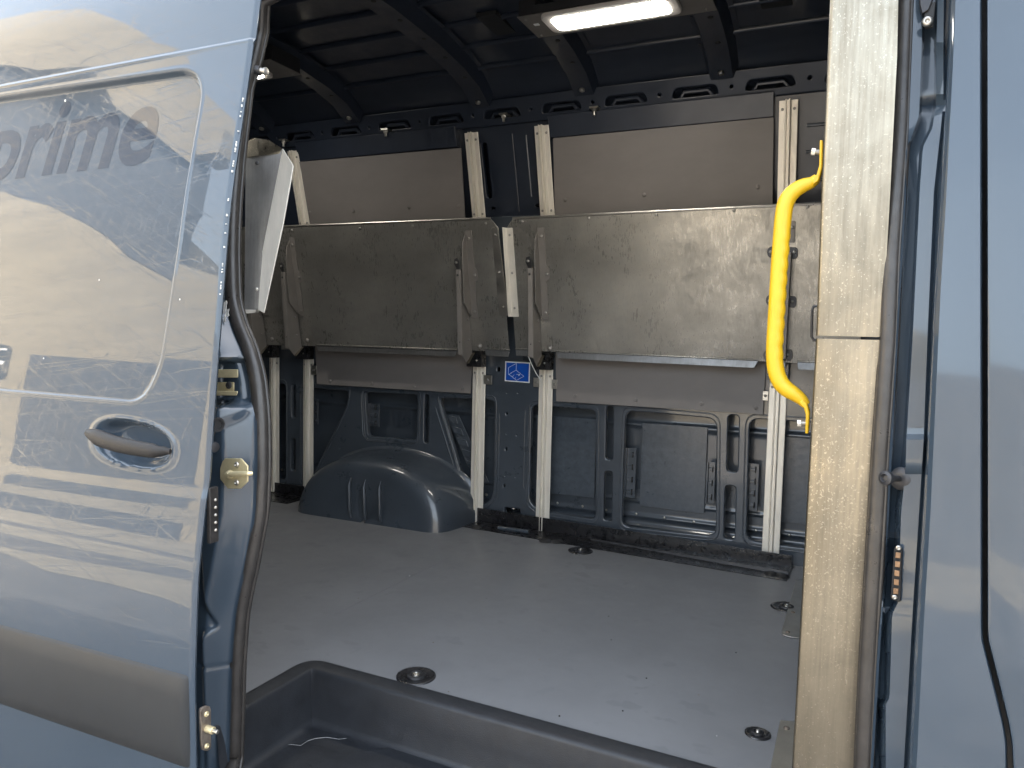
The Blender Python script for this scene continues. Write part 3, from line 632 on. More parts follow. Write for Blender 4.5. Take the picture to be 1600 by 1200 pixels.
    for i in range(6):
        t = i / 5; x = -1.775 + .15 * t; z = .46 - .27 * t; c.hexa([(x, 3.142, z), (x + .055, 3.142, z - .01), (x + .055, 3.15, z - .01), (x, 3.15, z)], [(x - .012, 3.142, z + .032), (x + .043, 3.142, z + .022), (x + .043, 3.15, z + .022), (x - .012, 3.15, z + .032)], 'inner_paint')
    c.prism([(-1.80, 3.152, .50), (-1.72, 3.152, .49), (-1.55, 3.152, .18), (-1.62, 3.152, .16)], (0, .004, 0), 'inner_paint'); c.build('mounting_clip', van, bevel=.002)
    # long pressed bead beside the slanted opening
    c = MB()
    for dx in (0, .022): c.tube([(-1.838 + dx, YW - .009, .565), (-1.815 + dx, YW - .012, .50), (-1.66 + dx * .8, YW - .012, .10), (-1.652 + dx * .8, YW - .009, .06)], .004, 'inner_paint', 8)
    c.tube([(-2.262, YW - .009, .59), (-2.262, YW - .012, .56), (-2.248, YW - .012, .36), (-2.22, YW - .012, .332), (-1.95, YW - .012, .334), (-1.91, YW - .009, .35)], .004, 'inner_paint', 8)
    c.tube([(-1.487, YW - .009, .55), (-1.481, YW - .012, .50), (-1.481, YW - .012, .13), (-1.50, YW - .009, .075)], .004, 'inner_paint', 8)
    c.tube([(-1.352, YW - .009, .59), (-1.352, YW - .012, .50), (-1.352, YW - .012, .19), (-1.335, YW - .009, .165)], .004, 'inner_paint', 8)
    c.box((-1.412, YW - .0105, -.02), (-1.409, YW - .008, 1.41), 'roof_paint'); c.box((-1.56, YW - .0105, .618), (-1.27, YW - .0085, .6205), 'roof_paint')
    c.build('pressed_bead', iw, smooth=60)
    # upper wall, leaning in
    def up(u, v, d): return (u, YW + .0 - (v - 1.42) * .30 + d, v)
    s = MB(); H2 = []
    for x in (-1.56, -1.46, -1.36, -1.30): 
        H2.append(rounded([(x, 1.74), (x + .035, 1.74), (x + .035, 1.50), (x, 1.50)], .014, 4)) if x in (-1.56,) else None
    for u, v in ((-1.53, 1.46), (-1.31, 1.46)): H2.append([(u + .016 * math.cos(a), v + .009 * math.sin(a)) for a in np.linspace(0, 2 * math.pi, 15)[:-1]])
    for u, v in ((-1.48, 1.455), (-1.40, 1.465)): H2.append([(u + .003 * math.cos(a), v + .003 * math.sin(a)) for a in np.linspace(0, 2 * math.pi, 9)[:-1]])
    H2.append(rounded([(-1.62, 1.44), (-1.50, 1.43), (-1.46, 1.40), (-1.62, 1.40)][::-1], .01, 3)) if False else None
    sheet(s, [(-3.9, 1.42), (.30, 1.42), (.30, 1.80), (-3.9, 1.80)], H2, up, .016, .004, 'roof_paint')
    s.tube([up(-1.40, 1.44, -.012), up(-1.40, 1.76, -.012)], .003, 'roof_paint', 8)
    s.tube([up(-1.335, 1.75, -.012), up(-1.335, 1.50, -.012)], .004, 'inner_paint', 8)
    for z in (1.50, 1.60, 1.69): s.tube([up(-.20, z, -.012), up(.2, z, -.012)], .007, 'inner_paint', 8)
    s.build('upper_wall', van, smooth=40)
    # header rail over the panels
    b = MB()
    for x0, x1 in ((-2.56, -1.66), (-1.215, -.315)):
        b.hexa([(x0, 2.985, 1.722), (x1, 2.985, 1.722), (x1, 3.03, 1.722), (x0, 3.03, 1.722)], [(x0, 2.955, 1.805), (x1, 2.955, 1.805), (x1, 3.0, 1.805), (x0, 3.0, 1.805)], 'roof_paint')
    b.build('header_rail', van, bevel=.002)
    # cant rail with oblong pressings
    s = MB(); H3 = []
    def cant(u, v, d): return (u, 2.99 - (v - 1.79) * .55 + d, v)
    for x in np.arange(-2.9, .2, .275):
        x = float(x); H3.append(rounded([(x, 1.818), (x + .19, 1.818), (x + .175, 1.858), (x + .015, 1.858)], .018, 6)); 
        H3.append([(x + .232 + .010 * math.cos(a), 1.84 + .010 * math.sin(a)) for a in np.linspace(0, 2 * math.pi, 11)[:-1]])
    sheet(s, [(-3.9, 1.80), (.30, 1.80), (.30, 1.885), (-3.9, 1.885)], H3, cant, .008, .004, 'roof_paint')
    s.build('cant_rail', van, smooth=40)
    s = MB(); s.box((-3.9, 3.02, 1.80), (.3, 3.03, 1.90), 'trim_plastic')
    for x in np.arange(-2.9, .2, .275): s.tube([(x + .03, 2.99, 1.82), (x + .05, 2.98, 1.846), (x + .14, 2.98, 1.846), (x + .165, 2.99, 1.82)], .009, 'roof_paint', 8)
    s.build('cant_lining', van)
    # little hanger brackets with their nuts
    for px, py in [(600, 206), (785, 182), (927, 172), (440, 222)]:
        p = onY(px, py, 2.93); c = MB(); c.box((p[0] - .018, 2.93, p[2] + .010), (p[0] + .018, 2.99, p[2] + .016), 'bright_steel'); c.tube([p + np.array([0, .015, .012]), p + np.array([0, .015, -.018])], .006, 'bright_steel', 10)
        c.lathe(p + np.array([0, .015, -.002]), (0, 0, 1), [(.011, 0), (.011, .010)], 'bright_steel', 6); c.build('hanger_clip', van)
farwall()

# ---- wheel arch
def arch():
    h = MB(); xc, a, hh, yf, yb = -2.035, .452, .302, 2.812, 3.112
    nt = 60; ring = []
    # depth stations: (fraction to the wall, scale)
    st = [(1.0, 1.10), (.99, 1.075), (.975, 1.045), (.955, 1.02), (.92, 1.005), (.80, .995), (.55, .975), (.35, .955), (.20, .93), (.11, .895), (.055, .85), (.022, .80), (.006, .745), (.0, .68), (.0, .50), (.0, .25), (.0, .02)]
    def P(i, j):
        th = math.pi * i / nt; f, s_ = st[j]; c, s2 = math.cos(th), math.sin(th); n = 2.3
        ex = (abs(c) ** (2 / n)) * (1 if c > 0 else -1); ez = s2 ** (2 / n) if s2 > 0 else 0
        x = xc + a * s_ * ex * (1 - .03 * ez); z = hh * (s_ ** .8) * ez - (.01 if j < 1 else .0)
        y = yf + (yb - yf) * f + .035 * ez * (f < .9) * (1 - f)
        return (x, y, max(z, -.004))
    h.grid(P, nt + 1, len(st), 'inner_paint', flip=False); h.build('wheel_arch', van, smooth=65)
    wa = [o for o in van.children if o.name.startswith('wheel_arch')][0]
    g = MB()
    for px in (547, 570, 594):
        b = onY(px + 1, 803, yf - .001); t = onY(px, 752, yf + .015)
        g.tube([(b[0], yf + .002, .015), (b[0] - .004, yf - .0015, .05), (t[0], yf + .010, .165), (t[0], yf + .022, .20)], [.006, .011, .010, .003], 'inner_paint', 12, sx=.7)
    g.build('pressed_rib', wa, smooth=60)
arch()

# ---- black angle strip along the floor edge
k = MB(); A = onZ(717, 822, .003); x0, x1 = -1.615, -.185
k.prism([(x0, 2.975, .001), (x1, 2.885, .001), (x1 + .01, 3.09, .001), (x0 - .03, 3.09, .001)], (0, 0, .003), 'black_glossy')
k.prism([(x0 - .06, 3.085, .0045), (x1 + .005, 3.055, .0045), (x1 + .005, 3.055, .052), (x0 - .06, 3.085, .070)], (0, .006, 0), 'black_glossy')
k.prism([(-1.0, 3.04, .0045), (x1 - .0, 2.95, .0045), (x1 - .0, 2.953, .018), (-1.0, 3.043, .012)], (0, .004, 0), 'dark_metal')
k.box((-2.87, 2.93, .0012), (-2.58, 3.11, .004), 'black_glossy'); k.box((-2.9, 3.085, .0045), (-2.60, 3.092, .06), 'black_glossy')
k.build('floor_edge_strip', van, smooth=0)
k = MB()
for px, py in [(745, 824), (852, 845), (870, 846), (1205, 897), (1222, 900)]: k.lathe(onZ(px, py, .004), (0, 0, 1), [(.028, 0), (.022, .006), (.010, .009), (.001, .010)], 'dark_metal', 16)
k.tube([onZ(778, 825, .012), onZ(826, 831, .012)], .009, 'inner_paint', 8); k.build('strip_fixing', van)

# ---- roof shell, ribs and beads
def roof():
    prof = [(1.395, 1.80), (1.43, 1.95), (1.50, 2.02), (1.60, 2.045), (2.2, 2.050), (2.5, 2.035), (2.68, 2.012), (2.82, 1.975), (2.92, 1.915), (2.965, 1.875), (3.08, 1.80), (3.20, 1.60), (3.25, 1.2), (3.26, -.42)]
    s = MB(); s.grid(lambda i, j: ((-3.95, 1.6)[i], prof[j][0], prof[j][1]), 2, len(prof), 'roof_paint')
    P2 = [(y + (.015 if y > 2.4 else -.012), z + .012 if z > 1.9 else z) for y, z in prof]
    s.grid(lambda i, j: ((-3.96, 1.61)[i], P2[j][0], P2[j][1]), 2, len(prof), 'paint'); s.build('roof_shell', van, smooth=50)
    e = MB(); e.prism([(-3.95, y, z) for y, z in prof[:-1]] + [(-3.95, 3.26, -.42), (-3.95, 1.19, -.42), (-3.95, 1.20, .8), (-3.95, 1.25, 1.2)], (.02, 0, 0), 'inner_paint'); e.build('rear_doors', van, smooth=0)
    e = MB(); e.prism([(.32, y, z) for y, z in prof[:-1]] + [(.32, 3.26, -.05), (.32, 1.36, -.05)], (.02, 0, 0), 'inner_paint'); e.build('bulkhead', van, smooth=0)
    # header above the doorway, inside and out
    e = MB(); e.prism([(-1.6, 1.43, 1.69), (-1.6, 1.385, 1.69), (-1.6, 1.36, 1.75), (-1.6, 1.40, 1.96), (-1.6, 1.47, 1.96)], (3.2, 0, 0), 'paint'); e.build('door_header', van, smooth=0)
    # inner lining of the near wall behind the open door
    e = MB(); e.prism([(-3.9, 1.30, -.02), (-3.9, 1.33, -.02), (-3.9, 1.36, .9), (-3.9, 1.50, 1.8), (-3.9, 1.47, 1.8), (-3.9, 1.335, .9)], (2.50, 0, 0), 'inner_paint'); e.build('near_wall_lining', van, smooth=0)
    b = MB()
    for y in (1.75, 1.95, 2.13, 2.31, 2.49, 2.65, 2.79):
        z = float(np.interp(y, [1.6, 2.2, 2.5, 2.68, 2.82], [2.045, 2.050, 2.035, 2.012, 1.975])) - .002; b.tube([(-3.9, y, z), (.3, y, z)], .011, 'roof_paint', 8, sx=1.3)
    b.build('roof_bead', van, smooth=60)
    for x in (-3.2, -2.72, -2.19, -1.515, -1.045, -.50, .10):
        r = MB(); w1, w2 = .040, .060
        pf = [(-.078, 2.036), (-w2, 2.034), (-w1, 1.985), (w1, 1.985), (w2, 2.034), (.078, 2.036)]
        ys = [1.50, 1.6, 2.2, 2.5, 2.7, 2.83, 2.93]; dz = [-.06, -.01, 0, -.012, -.036, -.068, -.122]
        r.grid(lambda i, j: (x + pf[i][0], ys[j], pf[i][1] + dz[j]), 6, 7, 'roof_paint', flip=True)
        rr = r.build('roof_rib', van, smooth=25)
        hh = MB()
        for y in np.arange(1.8, 2.85, .16):
            z = 1.985 + float(np.interp(y, ys, dz)); hh.lathe((x + .01, y, z + .002), (0, 0, -1), [(.010, .0), (.009, .0032)], 'black', 12); hh.lathe((x - .069, y + .07, 2.0345 + float(np.interp(y + .07, ys, dz))), (0, 0, -1), [(.005, 0), (.004, .003)], 'dark_metal', 8)
        hh.lathe((x + .0, 2.90, 1.878), (0, -.3, -1), [(.012, 0), (.012, .006), (.006, .010)], 'bright_steel', 10)
        hh.build('rib_hole', rr)
    m_ = MB(); m_.box((-.34, 2.55, 2.005), (-.24, 2.78, 2.02), 'trim_plastic')
    m_.box((-1.29, 2.44, 2.02), (-1.21, 2.62, 2.034), 'trim_plastic'); m_.box((-2.55, 2.60, 2.02), (-2.45, 2.76, 2.034), 'trim_plastic'); m_.box((-2.42, 2.2, 2.02), (-2.33, 2.36, 2.034), 'trim_plastic')
    m_.build('roof_foam_strip', van)
roof()
# rest of the near side in front of the doorway
k = MB(); k.box((.06, 1.38, -.10), (.30, 1.42, 1.9), 'inner_paint'); k.build('pillar_core', van)
k = MB(); zs_ = np.linspace(1.75, 1.95, 8)
k.box((-1.58, float(yd(1.75)) + .10, 1.74), (1.6, float(yd(1.75)) + .16, 1.84), 'paint'); k.build('roof_gutter', van, bevel=.01)
for x in (-2.05, 1.35): pass

# ================================================================== fittings, each a thing of its own
def yr(z): return float(np.interp(z, [0, .8, 1.41, 1.775], [3.095, 3.095, 3.065, 2.972]))
RAILS = [(-2.815, 'behind the rubber seal, farthest to the rear'), (-2.585, 'just left of the wheel arch'), (-1.583, 'at the right end of the wheel arch'), (-1.247, 'just right of the blue sticker'), (-.263, 'behind the yellow grab handle')]
def rail(z0, z1, x, name, label):
    pf = [(-.033, 0), (-.033, -.004), (-.031, -.005), (-.013, -.005), (-.011, -.008), (-.010, -.020), (-.007, -.021), (-.005, -.012), (.001, -.012), (.003, -.021), (.006, -.021), (.009, -.008), (.011, -.005), (.031, -.005), (.033, -.004), (.033, 0)]
    t = root(name, (x, yr(z0), z0), label, 'rail', 'aluminium shelf rails along the van wall')
    zz = [z0] + [z for z in (.8, 1.41) if z0 < z < z1] + [z1]
    m = MB(); m.grid(lambda i, j: (x + pf[i][0], yr(zz[j]) + pf[i][1], zz[j]), len(pf), len(zz), 'rail_alu', flip=True)
    m.add([(x + p[0], yr(z1) + p[1], z1) for p in pf], [tuple(range(len(pf)))], 'rail_alu'); m.build('channel', t, smooth=25)
    s = MB()
    for dx in (-.021, .021):
        for z in (z0 + .025, z1 - .03): s.screw((x + dx, yr(z) - .0055, z), (0, -1, 0), .0055, 'screw_steel', 10)
    s.build('screw', t)
    return t
for x, lab in RAILS:
    rail(.004 if x > -2.5 else .010, .735, x, 'lower_rail', 'lower aluminium shelf rail ' + lab)
for x, lab in [(-2.585, 'beside the loose steel bracket at far left'), (-1.583, 'left of the dark centre post'), (-1.247, 'right of the dark centre post'), (-.263, 'above the yellow grab handle')]:
    rail(1.405, 1.772, x, 'upper_rail', 'upper aluminium shelf rail ' + lab)

def wall_panel(name, px_poly, Y0, slope, zref, label, scr, group):
    pts = []
    for px, py in px_poly:
        y = Y0
        for _ in range(8): p = onY(px, py, y); y = Y0 - (p[2] - zref) * slope
        pts.append(onY(px, py, y))
    c = np.mean(pts, 0); t = root(name, tuple(c), label, 'panel', group)
    m = MB(); m.prism(pts, (0, .006, 0), 'panel_grey'); m.build('plate', t, bevel=.001)
    s = MB()
    for px, py in scr:
        y = Y0
        for _ in range(8): p = onY(px, py, y); y = Y0 - (p[2] - zref) * slope
        s.screw(onY(px, py, y - .001), (0, -1, 0), .0085, 'panel_grey', 12)
    s.build('screw', t)
wall_panel('wall_panel', [(467, 253), (720, 231), (727, 352), (483, 372)], 3.065, .27, 1.41, 'dim grey steel panel above the left folded shelf', [(552, 330), (639, 324), (484, 332), (716, 322)], 'grey panels above the shelves')
wall_panel('wall_panel', [(864, 216), (1209, 183), (1207, 330), (867, 350)], 3.065, .27, 1.41, 'plain grey steel panel above the right folded shelf', [(883, 312), (1006, 304), (1184, 292)], 'grey panels above the shelves')
wall_panel('wall_panel', [(492, 535), (738, 545), (735, 615), (495, 600)], 3.085, 0, .7, 'narrow grey steel panel hanging above the wheel arch', [(516, 595), (581, 599), (648, 603), (722, 607)], 'grey panels below the shelves')
wall_panel('wall_panel', [(868, 552), (1197, 566), (1192, 648), (869, 627)], 3.085, 0, .7, 'narrow grey steel panel hanging below the right shelf', [(898, 619), (993, 625), (1096, 631), (1181, 637)], 'grey panels below the shelves')

def ys(z): return 3.005 - (z - .81) * .20            # plane of the folded shelves
def pshelf(px, py, off=0):
    y = 2.95
    for _ in range(10): p = onY(px, py, y); y = ys(p[2]) + off
    return onY(px, py, y)
def shelf(name, poly, label, lip, rivets, flange, side):
    pts = [pshelf(*p) for p in poly]; c = np.mean(pts, 0)
    t = root(name, tuple(c), label, 'shelf', 'fold-up steel shelves on the van wall')
    m = MB(); m.prism(pts, (0, .004, 0), 'shelf_steel'); m.build('shelf_plate', t, bevel=.0012)
    # top hem
    h = MB(); a, b = pts[0], pts[1]; h.tube([a + np.array([0, .002, 0]), b + np.array([0, .002, 0])], .0055, 'bright_steel', 8); h.build('hem', t)
    # bottom lip standing out towards the hold
    l = MB()
    for (p0, p1, cut) in lip:
        A = pshelf(*p0); B = pshelf(*p1); dz = np.array([0, -.006, -.030]); cx = np.array([cut, 0, 0])
        l.prism([A, B, B + dz - cx, A + dz + cx], (0, .003, 0), 'web_steel')
        l.tube([A + np.array([0, -.003, .001]), B + np.array([0, -.003, .001])], .0035, 'shelf_steel', 8)
    l.build('bottom_lip', t, bevel=.0008)
    r = MB()
    for px, py in rivets: r.screw(pshelf(px, py, -.001), (0, -1, 0), .0062, 'screw_steel', 10)
    r.build('rivet', t)
    f = MB()
    A, B, C_, D = [pshelf(*p, -.002) for p in flange]
    f.prism([A, B, C_, D], (0, -.0022, 0), 'bright_steel' if side > 0 else 'rail_alu')
    w_ = .022; e = np.array([side * .009, -w_, 0])
    if side < 0: f.prism([A, D, D + e, A + e], (.002, 0, 0), 'rail_alu')
    else: f.prism([B, C_, C_ + np.array([.004, -.010, 0]), B + np.array([.004, -.010, 0])], (.002, 0, 0), 'galvanised')
    for k_ in (.08, .5, .9):
        p = (A + B) / 2 * (1 - k_) + (C_ + D) / 2 * k_; f.screw(p + np.array([0, -.003, 0]), (0, -1, 0), .0055, 'screw_steel', 9)
    f.build('edge_flange', t, bevel=.0008)
shelf('folding_shelf', [(360, 357), (766, 341), (779, 356), (796, 549), (380, 538)], 'dark scuffed folded steel shelf on the left, above the wheel arch',
      [((495, 539), (715, 547), .012), ((758, 545), (797, 547), .006), ((440, 537), (454, 537), .002)], [(456, 360), (562, 357), (645, 354), (759, 349)],
      [(768, 356), (778, 356), (795, 493), (781, 493)], 1)
shelf('folding_shelf', [(801, 341), (1345, 315), (1345, 572), (806, 547), (791, 357)], 'bright brushed folded steel shelf on the right, behind the yellow handle',
      [((868, 549), (1185, 563), .014), ((806, 545), (830, 546), .004), ((1218, 562), (1228, 562), .002), ((1246, 565), (1330, 568), .004)], [(816, 346), (920, 341), (1026, 336), (1147, 329), (1262, 323)],
      [(791, 356), (801, 356), (811, 495), (800, 495)], -1)
# faint dents and marks pressed into the shelves are part of their metal; the label roll under the right one:
def bracket(x, label):
    t = root('shelf_bracket', (x, ys(.8), .8), label, 'bracket', 'folding arms holding the shelves')
    def Q(d, z): return (x, ys(z) - d, z)
    th = (.004, 0, 0); m = MB()
    m.prism([Q(.002, 1.325), Q(.034, 1.285), Q(.050, 1.22), Q(.066, 1.02), Q(.012, .965), Q(.002, .965)], th, 'bracket_grey')
    m.prism([Q(.0025, 1.335), Q(.0025, .955), (x + .034, ys(.955) - .0025, .955), (x + .034, ys(1.335) - .0025, 1.335)], (0, -.003, 0), 'bracket_grey')
    m.prism([(x + .03, ys(1.17) - .004, 1.18), (x + .048, ys(1.17) - .004, 1.165), (x + .048, ys(1.12) - .004, 1.125), (x + .03, ys(1.12) - .004, 1.11)], (0, -.003, 0), 'bracket_grey')
    m.build('upper_arm', t, bevel=.001)
    m = MB()
    x2 = x - .006
    def Q2(d, z): return (x2, ys(z) - d, z)
    m.prism([Q2(.004, 1.18), Q2(.060, 1.165), Q2(.100, .790), Q2(.070, .755), Q2(.006, .800)], (-.003, 0, 0), 'bracket_grey')
    m.prism([Q2(.060, 1.165), (x2 - .020, ys(1.165) - .062, 1.165), (x2 - .022, ys(.795) - .102, .795), Q2(.100, .790)], (0, -.003, 0), 'bracket_grey')
    m.prism([Q2(.070, .755), Q2(.008, .800), (x2 + .014, ys(.800) - .008, .802), (x2 + .014, ys(.755) - .072, .757)], (0, 0, -.003), 'galvanised')
    m.prism([(x2 - .018, ys(1.165) - .060, 1.165), (x2 - .004, ys(1.165) - .060, 1.165), (x2 - .006, ys(1.2) - .05, 1.20), (x2 - .016, ys(1.21) - .05, 1.215), (x2 - .030, ys(1.21) - .05, 1.21), (x2 - .034, ys(1.19) - .05, 1.19), (x2 - .024, ys(1.18) - .05, 1.175)], (0, -.003, 0), 'dark_metal')
    m.build('lower_arm', t, bevel=.001)
    m = MB()
    for dx, d, z in ((.018, .006, 1.30), (.036, .008, 1.145), (.022, .006, .985), (-.026, .056, 1.195)): m.screw((x + dx, ys(z) - d, z), (0, -1, 0), .0065, 'screw_steel', 10)
    for d, z in ((.03, .95), (.035, .86)): m.screw((x2 + .001, ys(z) - d, z), (1, 0, 0), .005, 'screw_steel', 9)
    for d, z in ((-.0, 1.14), (.0, .85)): m.lathe((x2 - .012, ys(z) - .064 - (1.165 - z) * .1 - .001, z), (0, -1, 0), [(.005, 0), (.004, .0015)], 'black', 9)
    m.screw((x + .034, ys(.835) - .004, .832), (0, -1, 0), .012, 'bracket_grey', 14); m.screw((x + .034, ys(.835) - .010, .832), (0, -1, 0), .006, 'screw_steel', 10)
    m.build('pivot_bolt', t)
    xr = min([r[0] for r in RAILS], key=lambda q: abs(q - x)); m = MB(); m.box((xr - .040, 3.04, .735), (xr + .036, 3.088, .81), 'black_glossy'); m.box((xr - .036, 3.052, .812), (xr + .036, 3.062, 1.40), 'dark_metal')
    m.screw((xr + .012, 3.039, .765), (0, -1, 0), .005, 'bright_steel', 8); m.build('pivot_block', t)
for x, lab in [(-2.775, 'shelf folding arm partly hidden behind the loose steel bracket'), (-2.545, 'shelf folding arm above the rail left of the wheel arch'), (-1.567, 'shelf folding arm left of the gap between the two shelves'), (-1.226, 'shelf folding arm right of the gap between the two shelves')]:
    bracket(x, lab)
# the arm behind the handle lies with its ears showing
def bracket_ears():
    x = -.235; t = root('shelf_bracket', (x, ys(.8), .8), 'dark shelf folding arm with round ears behind the yellow handle', 'bracket', 'folding arms holding the shelves')
    m = MB()
    m.prism([pshelf(*p, -.003) for p in [(1226, 396), (1238, 396), (1229, 560), (1214, 560)]], (0, -.05, 0), 'bracket_grey')
    m.prism([pshelf(*p, -.003) for p in [(1230, 346), (1243, 346), (1242, 379), (1229, 379)]], (0, -.003, 0), 'bracket_grey')
    for a, b in (((1206, 394), (1240, 396)), ((1204, 469), (1238, 472)), ((1200, 555), (1232, 555))):
        A = pshelf(*a, -.006); B = pshelf(*b, -.006); r = .021; P = []
        for k_ in range(9): th = math.pi / 2 + math.pi * k_ / 8; P.append(A + np.array([r * .8 * math.cos(th), 0, r * math.sin(th)]))
        P += [B + np.array([.008, 0, -r]), B + np.array([.014, 0, -r * .6]), B + np.array([.014, 0, r * .6]), B + np.array([.008, 0, r])]
        m.prism(P, (0, -.003, 0), 'dark_metal')
    m.build('arm_plate', t, bevel=.001); m = MB()
    for p in [(1204, 394), (1241, 394), (1202, 470), (1238, 471), (1198, 554), (1231, 554), (1238, 355)]: m.screw(pshelf(*p, -.011), (0, -1, 0), .006, 'screw_steel', 10)
    m.build('pivot_bolt', t)
    m = MB(); m.box((-.305, 3.04, .735), (-.225, 3.088, .80), 'black_glossy'); m.build('pivot_block', t)
bracket_ears()
def small_bracket(px, py, wpx, label, Y=3.078):
    a = onY(px - wpx / 2, py - 7, Y); b = onY(px + wpx / 2, py + 8, Y)
    m = MB(); m.box((a[0], Y, b[2]), (b[0], Y + .003, a[2]), 'bright_steel'); m.screw(((a[0] + b[0]) / 2, Y, (a[2] + b[2]) / 2), (0, -1, 0), .006, 'screw_steel', 10)
    o = m.build('rail_tab', None, bevel=.0008); tag(o, label, 'bracket', 'small steel tabs on the rails')
small_bracket(762, 593, 13, 'small steel tab on the rail left of the blue sticker', 3.088); small_bracket(838, 597, 9, 'small steel tab between blue sticker and rail', 3.088)
small_bracket(866, 600, 8, 'small steel tab at the left end of the right lower panel', 3.082); small_bracket(1196, 618, 8, 'small steel tab at the right end of the right lower panel', 3.082)
small_bracket(490, 578, 8, 'small steel tab at the left end of the panel above the wheel arch', 3.082)

# blue sticker
def sticker():
    Y = YW - .015; P = [onY(*p, Y) for p in [(789.5, 564.5), (828.5, 566.5), (827.5, 598.5), (788.5, 595.5)]]; c = sum(P) / 4
    t = root('instruction_sticker', tuple(c), 'small blue sticker with a white line drawing of a folding shelf', 'sticker')
    m = MB(); m.prism(P, (0, .001, 0), 'white'); m.build('border', t, smooth=0)
    m = MB(); Q = [c + (p - c) * np.array([.91, 1, .89]) - np.array([0, .0006, 0]) for p in P]; m.prism(Q, (0, .0005, 0), 'sticker_blue'); m.build('blue_field', t, smooth=0)
    d = MB(); A, B, D = P[0], P[1], P[3]
    def U(u, v): return A + (B - A) * u + (D - A) * v + np.array([0, -.0012, 0])      # u,v from the close view: x 400-1160, y 290-930
    def K(x, y): return U((x - 400) / 765, (y - 300) / 650)
    def line(pts, r=.00075):
        for a, b in zip(pts[:-1], pts[1:]): d.tube([K(*a), K(*b)], r, 'white', 6)
    line([(750, 350), (510, 500), (510, 705), (540, 740)]); line([(750, 350), (745, 570)]); line([(745, 570), (545, 700)]); line([(745, 570), (990, 755), (765, 900), (530, 715)])
    line([(640, 800), (655, 760), (695, 720)], .0006); line([(720, 850), (750, 790)], .0006); line([(575, 700), (600, 690), (605, 665)], .0006)
    line([(760, 705), (860, 700), (820, 745), (860, 735)], .0010)
    d.build('line_drawing', t)
sticker()

# loose cable tie hanging beside the sticker
m = MB(); P = [onY(824, 553, 3.0), onY(831, 570, 3.02), onY(838, 584, 3.04), onY(845, 594, 3.05)]; m.tube(P, .0022, 'white', 8); tag(m.build('cable_tie'), 'thin white cable tie hanging under the shelf beside the blue sticker', 'cable tie')

# galvanised pillar covers
def cover(name, py0, py1, label):
    LE = [(-80, 1301), (0, 1297), (310, 1283), (527, 1275), (1200, 1237), (1290, 1232)]; RE = [(-80, 1403), (0, 1403), (100, 1401), (300, 1391), (527, 1378), (800, 1362), (900, 1351), (1000, 1346), (1100, 1343), (1200, 1339), (1290, 1335)]
    Y = 1.275; rows = list(np.linspace(py0, py1, 30)); m = MB()
    def P(i, j):
        py = rows[j]; l = onY(interp(LE, py), py, Y); r = onY(interp(RE, py), py, Y); z = l[2]
        return ((l[0], Y + .075, z), (l[0], Y + .006, z), (l[0] + .0012, Y + .002, z), (l[0] + .005, Y, z), (l[0] * .5 + r[0] * .5, Y - .0008, z), (r[0], Y, z), (r[0], Y + .05, z))[i]
    m.grid(P, 7, len(rows), 'galvanised', flip=True)
    for j in (0, len(rows) - 1):      # folded end
        a = [P(i, j) for i in (0, 1, 2, 3, 4, 5, 6)]; m.add(a, [tuple(range(7)) if j else tuple(range(7))[::-1]], 'galvanised')
    o = m.build(name, None, smooth=50); tag(o, label, 'cover', 'galvanised pillar covers')
cover('pillar_cover', -90, 524.5, 'upper galvanised steel cover on the door pillar, above the joint')
cover('pillar_cover', 529, 1290, 'lower galvanised steel cover on the door pillar, long speckled length')
m = MB(); P = [onY(*p, 1.34) for p in [(1281, 478), (1271, 479), (1269, 486), (1268, 526), (1271, 531), (1281, 533)]]; m.tube(P, .0022, 'dark_metal', 8); tag(m.build('cover_clip'), 'small dark wire clip behind the joint of the pillar covers', 'clip')

